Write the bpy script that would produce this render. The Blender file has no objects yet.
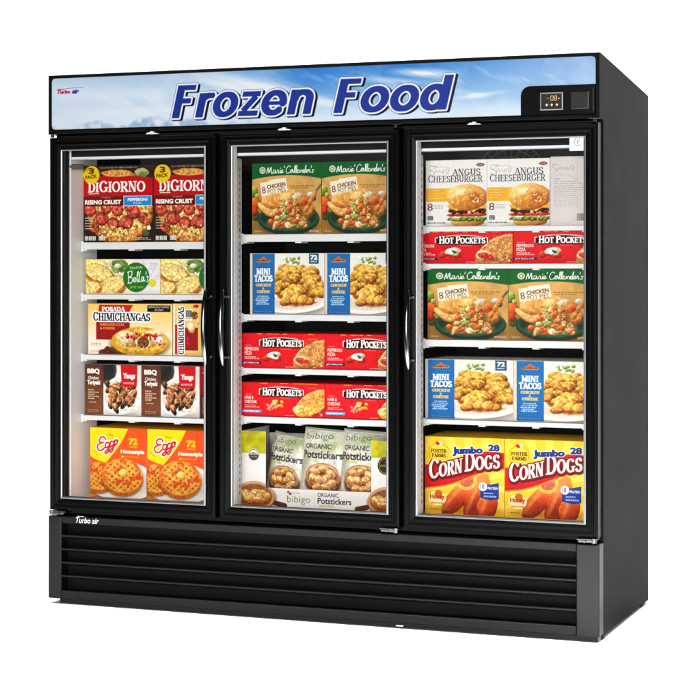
import bpy, math, random
import numpy as np

random.seed(4)
RNG = np.random.default_rng(11)
S = bpy.context.scene
COL = S.collection

# ------------------------------------------------------------------ camera
cam = bpy.data.cameras.new('camera')
cam.sensor_width = 36.0
cam.lens = 94.33
cam.shift_x = -0.00176
cam.shift_y = -0.1142
cam.clip_end = 200
camo = bpy.data.objects.new('camera', cam)
camo.location = (3.4633, -5.9644, 1.2363)
camo.rotation_euler = (math.radians(90), 0, 0.3623)
COL.objects.link(camo)
S.camera = camo

# ------------------------------------------------------------------ studio light
S.view_settings.view_transform = 'Standard'
S.view_settings.look = 'None'
S.view_settings.exposure = 0
S.view_settings.gamma = 1
W = bpy.data.worlds.new('World')
S.world = W
W.use_nodes = True
W.node_tree.nodes['Background'].inputs[0].default_value = (0.9, 0.95, 1, 1)
W.node_tree.nodes['Background'].inputs[1].default_value = 0.03


def area(name, loc, target, sx, sy, power, col=(1, 1, 1)):
    d = bpy.data.lights.new(name, 'AREA')
    d.shape = 'RECTANGLE'
    d.size, d.size_y, d.energy, d.color = sx, sy, power, col
    o = bpy.data.objects.new(name, d)
    o.location = loc
    v = [t - l for t, l in zip(target, loc)]
    L = math.sqrt(sum(k * k for k in v))
    yaw = math.atan2(v[0], -v[1]) if (abs(v[0]) + abs(v[1])) > 1e-6 else 0
    o.rotation_euler = (math.acos(-v[2] / L), 0, yaw + math.pi)
    COL.objects.link(o)
    return o


area('softbox_front', (2.5, -9.0, 1.7), (1.1, 0, 1.0), 3.4, 3.0, 760)
area('softbox_right', (4.0, -4.2, 0.9), (2.0, 0, 0.7), .7, 2.0, 34)
area('softbox_top', (1.6, 0.4, 5.4), (1.6, 0.4, 0), 7.0, 3.0, 520)
area('backdrop_light', (1.4, 1.5, 5.2), (1.4, 3.6, 0.6), 8.0, 1.2, 480)
for _x, _w, _p in ((1.2, 3.4, 130), (2.75, .9, 135)):
    _k = area('floor_fill', (_x, -1.0, 2.6), (_x, -1.0, 0), _w, .4, _p)  # added unseen lamps that whiten the floor and thin its contact shadow
    _k.data.spread = math.radians(54)
S.cycles.max_bounces = 8
S.cycles.transparent_max_bounces = 16
S.cycles.sample_clamp_indirect = 6


# ------------------------------------------------------------------ materials
def mat(name, rgb, rough=.5, metal=0., spec=.5, coat=0., bump=None, mottled=0.):
    m = bpy.data.materials.new(name)
    m.use_nodes = True
    nt = m.node_tree
    b = nt.nodes['Principled BSDF']
    b.inputs['Base Color'].default_value = (*rgb, 1)
    b.inputs['Roughness'].default_value = rough
    b.inputs['Metallic'].default_value = metal
    b.inputs['Specular IOR Level'].default_value = spec
    b.inputs['Coat Weight'].default_value = coat
    tc = nt.nodes.new('ShaderNodeTexCoord')
    if mottled:
        n = nt.nodes.new('ShaderNodeTexNoise')
        n.inputs['Scale'].default_value = 7
        n.inputs['Detail'].default_value = 6
        r = nt.nodes.new('ShaderNodeMapRange')
        r.inputs['To Min'].default_value = max(.02, rough - mottled)
        r.inputs['To Max'].default_value = rough + mottled
        nt.links.new(tc.outputs['Object'], n.inputs['Vector'])
        nt.links.new(n.outputs['Fac'], r.inputs['Value'])
        nt.links.new(r.outputs['Result'], b.inputs['Roughness'])
    if bump:
        n = nt.nodes.new('ShaderNodeTexNoise')
        n.inputs['Scale'].default_value = bump[0]
        n.inputs['Detail'].default_value = 3
        k = nt.nodes.new('ShaderNodeBump')
        k.inputs['Strength'].default_value = bump[1]
        k.inputs['Distance'].default_value = .0006
        nt.links.new(tc.outputs['Object'], n.inputs['Vector'])
        nt.links.new(n.outputs['Fac'], k.inputs['Height'])
        nt.links.new(k.outputs['Normal'], b.inputs['Normal'])
    return m


BLACK = mat('black_door_frame', (.0012, .0012, .0013), .33, 0, .04, mottled=.05)
PAINT = mat('black_powder_coat', (.004, .004, .004), .55, 0, .0145, bump=(900, .25), mottled=.05)
POST = mat('satin_black_steel', (.0018, .0018, .0018), .42, 0, .15, mottled=.04)
GRILLE = mat('black_grille_plastic', (.0018, .0018, .0019), .42, 0, .12, mottled=.05)
GASKET = mat('black_rubber', (.006, .006, .006), .7, 0, .2)  # also blackens the liner pieces that stand for shade
LINER = mat('white_liner', (.87, .90, .95), .45, 0, .4, mottled=.08)
SHELFM = mat('white_epoxy_shelf', (.76, .76, .76), .4, 0, .4)
DARKM = mat('dark_grey_duct', (.13, .122, .115), .5, 0, .4, mottled=.08)
WIRE = mat('fan_wire', (.30, .29, .28), .4, .3, .4)
SILVER = mat('brushed_aluminium', (.20, .20, .20), .42, 1., .5, mottled=.06)
CHROME = mat('dark_chrome', (.13, .13, .135), .16, 1., .5)
ZINC = mat('zinc_hinge', (.085, .085, .085), .36, 1., .5)
STOPM = mat('pale_nylon', (.50, .50, .49), .4)
WHITEINK = mat('white_badge', (.42, .42, .42), .4)
BOARD = mat('studio_white', (.90, .90, .90), .9, 0, 0.)


def print_material(name, rough, spec, emit=0., metal=0., coat=0.):
    m = mat(name, (1, 1, 1), rough, metal, spec, coat)
    nt = m.node_tree
    a = nt.nodes.new('ShaderNodeAttribute')
    a.attribute_name = 'print'
    b = nt.nodes['Principled BSDF']
    nt.links.new(a.outputs['Color'], b.inputs['Base Color'])
    if emit:
        nt.links.new(a.outputs['Color'], b.inputs['Emission Color'])
        b.inputs['Emission Strength'].default_value = emit
    return m


CARD = print_material('printed_carton', .45, .12)
FILM = print_material('printed_film', .36, .4)
SIGN = print_material('printed_sign_panel', .25, .3, emit=.0)
LABEL = print_material('printed_sticker', .4, .4)


def glass_material():
    m = bpy.data.materials.new('door_glass')
    m.use_nodes = True
    nt = m.node_tree
    nt.nodes.remove(nt.nodes['Principled BSDF'])
    t = nt.nodes.new('ShaderNodeBsdfTransparent')
    t.inputs[0].default_value = (.985, .99, .987, 1)
    g = nt.nodes.new('ShaderNodeBsdfGlossy')
    g.inputs['Roughness'].default_value = .02
    f = nt.nodes.new('ShaderNodeFresnel')
    f.inputs[0].default_value = 1.45
    x = nt.nodes.new('ShaderNodeMixShader')
    nt.links.new(f.outputs[0], x.inputs[0])
    nt.links.new(t.outputs[0], x.inputs[1])
    nt.links.new(g.outputs[0], x.inputs[2])
    nt.links.new(x.outputs[0], nt.nodes['Material Output'].inputs[0])
    return m


GLASS = glass_material()
DIGIT = bpy.data.materials.new('amber_led')
DIGIT.use_nodes = True
_b = DIGIT.node_tree.nodes['Principled BSDF']
_b.inputs['Base Color'].default_value = (.4, .27, .13, 1)
_b.inputs['Emission Color'].default_value = (1, .76, .48, 1)
_b.inputs['Emission Strength'].default_value = .30


# ------------------------------------------------------------------ mesh helpers
class MB:
    def __init__(s):
        s.v, s.f, s.sm = [], [], []

    def add(s, vs, fs, smooth=False):
        n = len(s.v)
        s.v += [tuple(p) for p in vs]
        s.f += [tuple(n + i for i in f) for f in fs]
        s.sm += [smooth] * len(fs)
        return s

    def box(s, x0, x1, y0, y1, z0, z1, c=0.0):
        if c <= 0:
            vs = [(x, y, z) for z in (z0, z1) for y in (y0, y1) for x in (x0, x1)]
            return s.add(vs, [(0, 2, 3, 1), (4, 5, 7, 6), (0, 1, 5, 4), (2, 6, 7, 3), (0, 4, 6, 2), (1, 3, 7, 5)])
        c = min(c, .49 * (x1 - x0), .49 * (y1 - y0), .49 * (z1 - z0))
        X, Y, Z = (x0, x1), (y0, y1), (z0, z1)
        vs, idx = [], {}
        for i in (0, 1):
            for j in (0, 1):
                for k in (0, 1):
                    p = (X[i], Y[j], Z[k])
                    d = (c if i == 0 else -c, c if j == 0 else -c, c if k == 0 else -c)
                    for ax in range(3):
                        q = [p[a] + (0 if a == ax else d[a]) for a in range(3)]
                        idx[i, j, k, ax] = len(vs)
                        vs.append(q)
        fs = []
        I = lambda i, j, k, a: idx[i, j, k, a]
        for e in (0, 1):
            for ax, loop in ((0, [(e, 0, 0), (e, 1, 0), (e, 1, 1), (e, 0, 1)]), (1, [(0, e, 0), (0, e, 1), (1, e, 1), (1, e, 0)]),
                             (2, [(0, 0, e), (1, 0, e), (1, 1, e), (0, 1, e)])):
                f = [I(*q, ax) for q in loop]
                fs.append(tuple(f if e else f[::-1]))
        for a in (0, 1):
            for b in (0, 1):
                fs.append((I(0, a, b, 1), I(1, a, b, 1), I(1, a, b, 2), I(0, a, b, 2)))
                fs.append((I(a, 0, b, 0), I(a, 1, b, 0), I(a, 1, b, 2), I(a, 0, b, 2)))
                fs.append((I(a, b, 0, 0), I(a, b, 1, 0), I(a, b, 1, 1), I(a, b, 0, 1)))
                for k in (0, 1):
                    fs.append((I(a, b, k, 0), I(a, b, k, 1), I(a, b, k, 2)))
        fs = list(dict.fromkeys(fs))
        return s.add(vs, fs)

    def prism(s, pts, x0, x1):
        """polygon in (y, z) swept along x"""
        n = len(pts)
        vs = [(x0, y, z) for y, z in pts] + [(x1, y, z) for y, z in pts]
        fs = [tuple(range(n)), tuple(range(2 * n - 1, n - 1, -1))]
        fs += [(i, i + n, (i + 1) % n + n, (i + 1) % n) for i in range(n)]
        return s.add(vs, fs)

    def frame(s, x0, x1, z0, z1, prof):
        """mitred rectangular frame; prof = closed loop of (inset from outer edge, y)"""
        n = len(prof)
        vs = []
        for (cx, cz, sx, sz) in ((x0, z0, 1, 1), (x1, z0, -1, 1), (x1, z1, -1, -1), (x0, z1, 1, -1)):
            vs += [(cx + sx * d, y, cz + sz * d) for d, y in prof]
        fs = []
        for k in range(4):
            a, b = k * n, ((k + 1) % 4) * n
            for i in range(n):
                j = (i + 1) % n
                fs.append((a + i, b + i, b + j, a + j))
        return s.add(vs, fs)

    def tube(s, path, rad, n=14, flat=1.0, cap=True):
        P = [np.array(p, float) for p in path]
        m = len(P)
        vs = []
        for i, p in enumerate(P):
            t = P[min(i + 1, m - 1)] - P[max(i - 1, 0)]
            t /= np.linalg.norm(t)
            u = np.cross(t, (1, 0, 0)) if abs(t[0]) < .9 else np.cross(t, (0, 0, 1))
            u /= np.linalg.norm(u)
            w = np.cross(t, u)
            r = rad[i] if hasattr(rad, '__len__') else rad
            vs += [p + r * (math.cos(2 * math.pi * k / n) * u * flat + math.sin(2 * math.pi * k / n) * w) for k in range(n)]
        fs = []
        for i in range(m - 1):
            for k in range(n):
                fs.append((i * n + k, i * n + (k + 1) % n, (i + 1) * n + (k + 1) % n, (i + 1) * n + k))
        s.add(vs, fs, True)
        if cap:
            s.add(vs[:n], [tuple(range(n))[::-1]])
            s.add(vs[-n:], [tuple(range(n))])
        return s

    def mesh(s, name, material):
        me = bpy.data.meshes.new(name)
        me.from_pydata(s.v, [], s.f)
        for p, q in zip(me.polygons, s.sm):
            p.use_smooth = q
        import bmesh
        b = bmesh.new()
        b.from_mesh(me)
        bmesh.ops.recalc_face_normals(b, faces=b.faces)
        b.to_mesh(me)
        b.free()
        me.materials.append(material)
        return me

    def obj(s, name, material, parent=None, loc=None):
        o = bpy.data.objects.new(name, s.mesh(name, material))
        COL.objects.link(o)
        if parent:
            o.parent = parent
        if loc:
            o.location = loc
        return o


def grid_mesh(name, X, Y, Z, rgb, material, keep=None, extra=None, smooth=False):
    """mesh over an array of points with a colour per point; extra = (verts, faces, colours)"""
    ny, nx = X.shape
    co = np.stack([X, Y, Z], -1).reshape(-1, 3)
    idx = np.arange(nx * ny).reshape(ny, nx)
    q = np.stack([idx[1:, :-1], idx[1:, 1:], idx[:-1, 1:], idx[:-1, :-1]], -1)
    if keep is not None:
        k = keep[1:, :-1] & keep[1:, 1:] & keep[:-1, 1:] & keep[:-1, :-1]
        q = q[k]
    q = q.reshape(-1, 4)
    c = rgb.reshape(-1, 3)
    if keep is not None:
        used = np.zeros(len(co), bool)
        used[q.ravel()] = True
        re = np.cumsum(used) - 1
        q = re[q]
        co, c = co[used], c[used]
    ne = 0
    if extra:
        ev, ef, ec = extra
        base = len(co)
        co = np.concatenate([co, np.array(ev, float)])
        c = np.concatenate([c, np.array(ec, float)])
        q = np.concatenate([q, np.array(ef) + base])
        ne = len(ef)
    me = bpy.data.meshes.new(name)
    me.vertices.add(len(co))
    me.vertices.foreach_set('co', co.astype(np.float32).ravel())
    me.loops.add(len(q) * 4)
    me.loops.foreach_set('vertex_index', q.astype(np.int32).ravel())
    me.polygons.add(len(q))
    me.polygons.foreach_set('loop_start', np.arange(0, len(q) * 4, 4, dtype=np.int32))
    sm = np.full(len(q), smooth)
    if ne:
        sm[-ne:] = False
    me.polygons.foreach_set('use_smooth', sm)
    lin = np.where(c <= .04045, c / 12.92, ((np.clip(c, 0, 1) + .055) / 1.055) ** 2.4)
    at = me.attributes.new('print', 'FLOAT_COLOR', 'POINT')
    at.data.foreach_set('color', np.concatenate([lin, np.ones((len(lin), 1))], 1).astype(np.float32).ravel())
    me.update(calc_edges=True)
    me.validate()
    me.materials.append(material)
    return me


# ------------------------------------------------------------------ print painting (procedural artwork)
RES = .00115
_font_cache = {}


def font_tris(text, bold):
    key = (text, bold)
    if key not in _font_cache:
        c = bpy.data.curves.new('lettering', 'FONT')
        c.body, c.size, c.offset, c.resolution_u = text, 1.0, bold, 3
        o = bpy.data.objects.new('lettering', c)
        me = bpy.data.meshes.new_from_object(o)
        me.calc_loop_triangles()
        v = np.array([p.co[:2] for p in me.vertices])
        t = np.array([p.vertices[:] for p in me.loop_triangles])
        bpy.data.objects.remove(o)
        bpy.data.curves.remove(c)
        bpy.data.meshes.remove(me)
        _font_cache[key] = (v, t)
    return _font_cache[key]


def noise(ny, nx, cell, octs=4, seed=None):
    r = np.random.default_rng(seed if seed is not None else RNG.integers(1 << 30))
    out = np.zeros((ny, nx))
    amp, tot = 1., 0.
    for _ in range(octs):
        gx, gy = int(nx / cell) + 3, int(ny / cell) + 3
        g = r.random((gy, gx))
        fx = np.arange(nx) / cell
        fy = np.arange(ny) / cell
        ix, iy = fx.astype(int), fy.astype(int)
        tx, ty = fx - ix, fy - iy
        tx, ty = tx * tx * (3 - 2 * tx), (ty * ty * (3 - 2 * ty))[:, None]
        a = g[iy][:, ix] * (1 - tx) + g[iy][:, ix + 1] * tx
        b = g[iy + 1][:, ix] * (1 - tx) + g[iy + 1][:, ix + 1] * tx
        out += amp * (a * (1 - ty) + b * ty)
        tot += amp
        amp *= .55
        cell = max(1.2, cell / 2)
    return out / tot


def rgb(c):
    return np.array(c, float) / 255


def glyph(ch, T, t, sf):
    """own display lettering: list of strokes, advance. cap height 1"""
    L, A = [], []
    e = t / 2

    def ser(x, y):
        if sf:
            L.append((x - T * .5 - .10, y, x + T * .5 + .10, y, .065))

    def V(x, y0=0, y1=1, w=None, s0=True, s1=True):
        L.append((x, y0, x, y1, w or T))
        if s0:
            ser(x, y0 + .03)
        if s1:
            ser(x, y1 - .03)

    def Hb(x0, x1, y, w=None):
        L.append((x0, y, x1, y, w or t))

    def D(x0, y0, x1, y1, w):
        L.append((x0, y0, x1, y1, w))

    def arc(cx, cy, rx, ry, a0, a1):
        A.append((cx, cy, rx, ry, a0, a1))
    xh = .74
    w = .85
    if ch == 'A':
        D(.08, 0, .42, 1, t); D(.42, 1, .78, 0, T); Hb(.2, .64, .33); ser(.08, .03); ser(.78, .03); w = .86
    elif ch == 'B':
        V(.2); Hb(.2, .44, 1 - e); Hb(.2, .46, .53); Hb(.2, .46, e); arc(.44, .765, .2, .235 - e, -90, 90); arc(.46, .265, .24, .265 - e, -90, 90); w = .82
    elif ch in 'CG':
        arc(.48, .5, .34, .5 - e, 42, 318); w = .86
        if ch == 'G':
            V(.76, .06, .44, s0=False); Hb(.55, .84, .44) if not sf else None; w = .94
        elif sf:
            D(.74, .70, .74, .95, .05)
    elif ch == 'D':
        V(.2); Hb(.2, .44, 1 - e); Hb(.2, .44, e); arc(.44, .5, .32, .5 - e, -90, 90); w = .9
    elif ch in 'EF':
        V(.2); Hb(.2, .66, 1 - e); Hb(.2, .58, .52); w = .74
        if sf:
            D(.66, .76, .66, 1, .05); D(.56, .40, .56, .64, .05)
        if ch == 'E':
            Hb(.2, .68, e)
            if sf:
                D(.68, 0, .68, .26, .05)
    elif ch == 'H':
        V(.2); V(.76); Hb(.2, .76, .51); w = .96
    elif ch == 'I':
        V(.21); w = .42
    elif ch == 'K':
        V(.2); D(.26, .42, .70, 1, t); D(.38, .56, .78, 0, T); ser(.72, .97); ser(.78, .03); w = .86
    elif ch == 'M':
        V(.17, w=t); D(.2, 1, .53, .08, T); D(.53, .08, .86, 1, t); V(.88); w = 1.06
    elif ch == 'N':
        V(.17, w=t, s0=True); D(.2, 1, .74, 0, T); V(.76, w=t, s0=False); w = .94
    elif ch == 'O':
        arc(.47, .5, .36, .5 - e, 0, 360); w = .94
    elif ch in 'PR':
        V(.2); Hb(.2, .44, 1 - e); Hb(.2, .44, .46); arc(.44, .73, .22, .27 - e, -90, 90); w = .76
        if ch == 'R':
            D(.42, .48, .76, 0, T); ser(.78, .03); w = .85
    elif ch == 'S':
        arc(.38, .75 - e / 2, .23, .25 - e / 2, 25, 255); arc(.38, .25 + e / 2, .25, .25 - e / 2, -155, 95); w = .74
        if sf:
            D(.61, .72, .61, .96, .05); D(.13, .04, .13, .28, .05)
    elif ch == 'T':
        V(.42, s1=False); Hb(.06, .78, 1 - e); w = .84
        if sf:
            D(.06, .76, .06, 1, .05); D(.78, .76, .78, 1, .05)
    elif ch == 'U':
        V(.2, .34, 1, s0=False); V(.72, .34, 1, s0=False); arc(.46, .36, .26, .36 - e, 180, 360); w = .92
    elif ch == 'r':
        V(.19, 0, xh); arc(.43, xh - .26, .24, .26 - e, 78, 170); w = .54
    elif ch == 'o':
        arc(.40, xh / 2, .27, xh / 2 - e + .01, 0, 360); w = .80
    elif ch == 'z':
        Hb(.06, .62, xh - e); Hb(.04, .64, e); D(.50, xh - t * .9, .17, t * .9, T * .8); w = .68
    elif ch == 'e':
        arc(.40, xh / 2, .27, xh / 2 - e + .01, 0, 312); Hb(.14, .66, xh / 2 - .01, t * .72); w = .78
    elif ch == 'n':
        V(.19, 0, xh); arc(.44, xh - .27, .22, .27 - e, 0, 180); V(.66, 0, xh - .25); w = .85
    elif ch == 'd':
        arc(.38, xh / 2, .25, xh / 2 - e + .01, 0, 360); V(.66, 0, 1); w = .85
    elif ch == ' ':
        w = .36
    st = [('l',) + k for k in L]
    for (cx, cy, rx, ry, a0, a1) in A:
        n = max(6, int(abs(a1 - a0) / 12))
        st.append(('p', [(cx + rx * math.cos(math.radians(a0 + (a1 - a0) * i / n)), cy + ry * math.sin(math.radians(a0 + (a1 - a0) * i / n)),
                          t + (T - t) * abs(math.cos(math.radians(a0 + (a1 - a0) * i / n)))) for i in range(n + 1)]))
    return st, w


class Art:
    def __init__(s, wm, hm, bg, res=RES):
        s.wm, s.hm, s.res = wm, hm, res
        s.nx, s.ny = int(wm / res) + 1, int(hm / res) + 1
        s.a = np.empty((s.ny, s.nx, 3))
        s.a[:] = rgb(bg)
        s.X, s.Y = np.meshgrid(np.arange(s.nx) / (s.nx - 1), np.arange(s.ny) / (s.ny - 1))
        s.px, s.py = np.meshgrid(np.arange(s.nx, dtype=float), np.arange(s.ny, dtype=float))

    def put(s, m, c):
        if not isinstance(c, np.ndarray):
            c = rgb(c)
        m = np.clip(m, 0, 1)[..., None]
        s.a = s.a * (1 - m) + c * m
        return m[..., 0]

    def rect(s, x0, y0, x1, y1, c):
        k = 1 / s.nx, 1 / s.ny
        m = np.clip((s.X - x0) / k[0] + .5, 0, 1) * np.clip((x1 - s.X) / k[0] + .5, 0, 1)
        m *= np.clip((s.Y - y0) / k[1] + .5, 0, 1) * np.clip((y1 - s.Y) / k[1] + .5, 0, 1)
        return s.put(m, c)

    def ed(s, x, y, rx, ry, rot=0):
        """normalised elliptic radius; rx, ry as fractions of the WIDTH"""
        dx, dy = s.px - x * (s.nx - 1), s.py - y * (s.ny - 1)
        c, n = math.cos(math.radians(rot)), math.sin(math.radians(rot))
        u, v = dx * c + dy * n, -dx * n + dy * c
        return np.sqrt((u / (rx * s.nx)) ** 2 + (v / (ry * s.nx)) ** 2), u / (rx * s.nx), v / (ry * s.nx)

    def ell(s, x, y, rx, ry, c, rot=0, soft=1.0, wob=0):
        d, u, v = s.ed(x, y, rx, ry, rot)
        if wob:
            d = d + wob * (noise(s.ny, s.nx, 14) - .5)
        return s.put((1 - d) * min(rx, ry) * s.nx / soft + .5, c)

    def poly(s, pts, c, soft=1):
        P = np.array(pts, float) * [s.nx - 1, s.ny - 1]
        m = np.zeros(s.px.shape)
        for ox, oy in ((-.25, -.25), (.25, -.25), (-.25, .25), (.25, .25)):
            X, Y = s.px + ox, s.py + oy
            ins = np.zeros(X.shape, bool)
            for (x0, y0), (x1, y1) in zip(P, np.roll(P, -1, 0)):
                if y0 != y1:
                    ins ^= ((y0 > Y) != (y1 > Y)) & (X < (x1 - x0) * (Y - y0) / (y1 - y0) + x0)
            m += ins / 4
        return s.put(m, c)

    def curve(s, pts, width, c, closed=False):
        """smooth stroke through points (fractions); width as a fraction of the width"""
        P = np.array(pts, float)
        Q = []
        n = len(P)
        for i in range(n - 1):
            p0, p1, p2, p3 = P[max(i - 1, 0)], P[i], P[i + 1], P[min(i + 2, n - 1)]
            for t in np.linspace(0, 1, 7)[:-1]:
                Q.append(.5 * (2 * p1 + (p2 - p0) * t + (2 * p0 - 5 * p1 + 4 * p2 - p3) * t * t + (3 * p1 - p0 - 3 * p2 + p3) * t ** 3))
        Q.append(P[-1])
        Q = np.array(Q) * [s.nx - 1, s.ny - 1]
        d = np.full(s.px.shape, 1e9)
        for a, b in zip(Q[:-1], Q[1:]):
            ab = b - a
            h = np.clip(((s.px - a[0]) * ab[0] + (s.py - a[1]) * ab[1]) / (ab @ ab + 1e-9), 0, 1)
            d = np.minimum(d, np.hypot(s.px - a[0] - h * ab[0], s.py - a[1] - h * ab[1]))
        return s.put(width * s.nx / 2 - d + .5, c)

    def mottle(s, m, amt, cell, c=None, thr=None):
        """break a region up with noise: darker / lighter, or towards colour c"""
        n = noise(s.ny, s.nx, cell)
        if c is None:
            s.a = np.clip(s.a * (1 + (m * amt * (n - .5) * 2)[..., None]), 0, 1)
        else:
            k = np.clip((n - (thr if thr is not None else .5)) * 9, 0, 1) * m * amt
            s.put(k, c)

    def lump(s, x, y, rx, ry, rot, base, hi=None, lo=None, rough=.25, cell=8, rim=.6):
        """a photographed piece of food: lit from above left, browned at its rim"""
        d, u, v = s.ed(x, y, rx, ry, rot)
        d = d + .16 * (noise(s.ny, s.nx, max(5, min(rx, ry) * s.nx * .8), 2) - .5)
        m = np.clip((1 - d) * min(rx, ry) * s.nx / 1.2 + .5, 0, 1)
        base = rgb(base)
        hi = rgb(hi) if hi is not None else np.clip(base * 1.35 + .05, 0, 1)
        lo = rgb(lo) if lo is not None else base * .5
        dx, dy = (s.px - x * (s.nx - 1)) / (rx * s.nx), (s.py - y * (s.ny - 1)) / (max(ry, .2 * rx) * s.nx)
        sh = np.clip(.5 - .35 * dx - .5 * dy, 0, 1.2) + rough * (noise(s.ny, s.nx, cell, 3) - .5) * 2
        k = np.clip((sh - .5) * 1.6, 0, 1)[..., None]
        j = np.clip((.5 - sh) * 1.3 + np.clip(d - rim, 0, 1) * 1.2, 0, 1)[..., None]
        c = base * (1 - k) + hi * k
        c = c * (1 - j) + lo * j
        s.put(m, c)
        return m

    def text(s, t, x0, y0, x1, y1, c, bold=.0, shear=0., rot=0., outline=0., oc=(255, 255, 255), arch=0.):
        if outline:
            s._text(t, x0, y0, x1, y1, oc, bold + outline, shear, rot, arch, bold)
        return s._text(t, x0, y0, x1, y1, c, bold, shear, rot, arch, bold)

    def _text(s, t, x0, y0, x1, y1, c, bold, shear, rot, arch, ref):
        v, tri = font_tris(t, bold)
        rv, _ = font_tris(t, ref)
        f = lambda q: np.stack([q[:, 0] + shear * q[:, 1], q[:, 1]], 1)
        v, rv = f(v), f(rv)
        lo, hi = rv.min(0), rv.max(0)
        q = (v - lo) / (hi - lo)
        cx, cy = (x0 + x1) / 2 * (s.nx - 1), (y0 + y1) / 2 * (s.ny - 1)
        wx, wy = (x1 - x0) * (s.nx - 1), (y1 - y0) * (s.ny - 1)
        X = (q[:, 0] - .5) * wx
        Y = (.5 - q[:, 1]) * wy + arch * wy * ((q[:, 0] - .5) ** 2 * 4 - .5)
        a = math.radians(rot)
        X, Y = cx + X * math.cos(a) + Y * math.sin(a), cy - X * math.sin(a) + Y * math.cos(a)
        K = 3
        ox, oy = int(X.min()) - 2, int(Y.min()) - 2
        ww, hh = int(X.max()) + 3 - ox, int(Y.max()) + 3 - oy
        m = np.zeros((hh * K, ww * K), bool)
        PX, PY = (X - ox + .5) * K, (Y - oy + .5) * K
        for i, j, k in tri:
            xa, xb, xc, ya, yb, yc = PX[i], PX[j], PX[k], PY[i], PY[j], PY[k]
            ar = (xb - xa) * (yc - ya) - (xc - xa) * (yb - ya)
            if abs(ar) < 1e-9:
                continue
            bx0, bx1 = max(int(min(xa, xb, xc)), 0), min(int(max(xa, xb, xc)) + 2, ww * K)
            by0, by1 = max(int(min(ya, yb, yc)), 0), min(int(max(ya, yb, yc)) + 2, hh * K)
            gx = np.arange(bx0, bx1)[None] + .5
            gy = np.arange(by0, by1)[:, None] + .5
            w0 = ((xb - xa) * (gy - ya) - (gx - xa) * (yb - ya)) / ar
            w1 = ((gx - xa) * (yc - ya) - (xc - xa) * (gy - ya)) / ar
            m[by0:by1, bx0:bx1] |= (w0 >= -.001) & (w1 >= -.001) & (w0 + w1 <= 1.001)
        cov = m.reshape(hh, K, ww, K).mean((1, 3))
        full = np.zeros((s.ny, s.nx))
        sx0, sy0 = max(ox, 0), max(oy, 0)
        sx1, sy1 = min(ox + ww, s.nx), min(oy + hh, s.ny)
        if sx1 > sx0 and sy1 > sy0:
            full[sy0:sy1, sx0:sx1] = cov[sy0 - oy:sy1 - oy, sx0 - ox:sx1 - ox]
        return s.put(full, c)

    def letters(s, t, x0, x1, base, cap, layers, T=.19, t_=.08, serif=True, shear=0., caps=None, slope=0., arch=0., vertical=False):
        """own lettering. layers = [(grow, colour, dx, dy)] in fractions of the cap height; caps = relative size per letter"""
        gl, pos, tot = [], [], 0
        for i, ch in enumerate(t):
            k = caps[i] if caps else 1.
            g, w = glyph(ch, T / k ** .5, t_ / k ** .5, serif)
            gl.append((g, tot, k)); tot += w * k
        W, H = (s.nx - 1), (s.ny - 1)
        sd = np.full(s.px.shape, 9.)
        if vertical:
            gx = (base - s.Y) * 0 + (x1 - s.Y) / (x1 - x0) * tot
            gy = (base - s.X) / cap * 1.0 * -1 + 0
            gy = (base - s.X) / cap
            unit = (cap * W)
            ax = (x1 - x0) * H / tot / unit
        else:
            fx = (s.X - x0) / (x1 - x0)
            by = base + slope * fx + arch * ((fx - .5) ** 2 * 4 - 1)
            gy = (by - s.Y) / cap
            gx = fx * tot - shear * gy
            unit = cap * H
            ax = (x1 - x0) * W / tot / unit
        asp = ax                                       # width of one glyph unit in cap heights
        for g, off, k in gl:
            lx, ly = (gx - off) / k, gy / k
            sel = (lx > -.5) & (lx < 1.6) & (ly > -.6) & (ly < 1.6)
            if not sel.any():
                continue
            qx, qy = lx[sel] * asp, ly[sel]
            d = np.full(qx.shape, 9.)
            for st in g:
                if st[0] == 'l':
                    _, xa, ya, xb, yb, w = st
                    xa, xb = xa * asp, xb * asp
                    w = w * (asp if abs(xb - xa) < .02 else (asp * .5 + .5 if abs(yb - ya) > .2 else 1))
                    ln = math.hypot(xb - xa, yb - ya)
                    ux, uy = (xb - xa) / ln, (yb - ya) / ln
                    al = (qx - (xa + xb) / 2) * ux + (qy - (ya + yb) / 2) * uy
                    ac = -(qx - xa) * uy + (qy - ya) * ux
                    ex, ey = np.abs(al) - ln / 2, np.abs(ac) - w / 2
                    dd = np.hypot(np.maximum(ex, 0), np.maximum(ey, 0)) + np.minimum(np.maximum(ex, ey), 0)
                    d = np.minimum(d, dd)
                else:
                    for (xa, ya, wa), (xb, yb, wb) in zip(st[1][:-1], st[1][1:]):
                        xa, xb = xa * asp, xb * asp
                        ab2 = (xb - xa) ** 2 + (yb - ya) ** 2 + 1e-9
                        h = np.clip(((qx - xa) * (xb - xa) + (qy - ya) * (yb - ya)) / ab2, 0, 1)
                        dd = np.hypot(qx - xa - h * (xb - xa), qy - ya - h * (yb - ya)) - (wa + (wb - wa) * h) / 2 * (asp * .5 + .5)
                        d = np.minimum(d, dd)
            sd[sel] = np.minimum(sd[sel], d * k)
        for grow, c, dx, dy in layers:
            q = sd
            ix, iy = int(round(dx * unit)), int(round(dy * unit))
            if ix or iy:
                q = np.roll(np.roll(sd, ix, 1), iy, 0)
            s.put((grow - q) * unit + .5, c)

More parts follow.
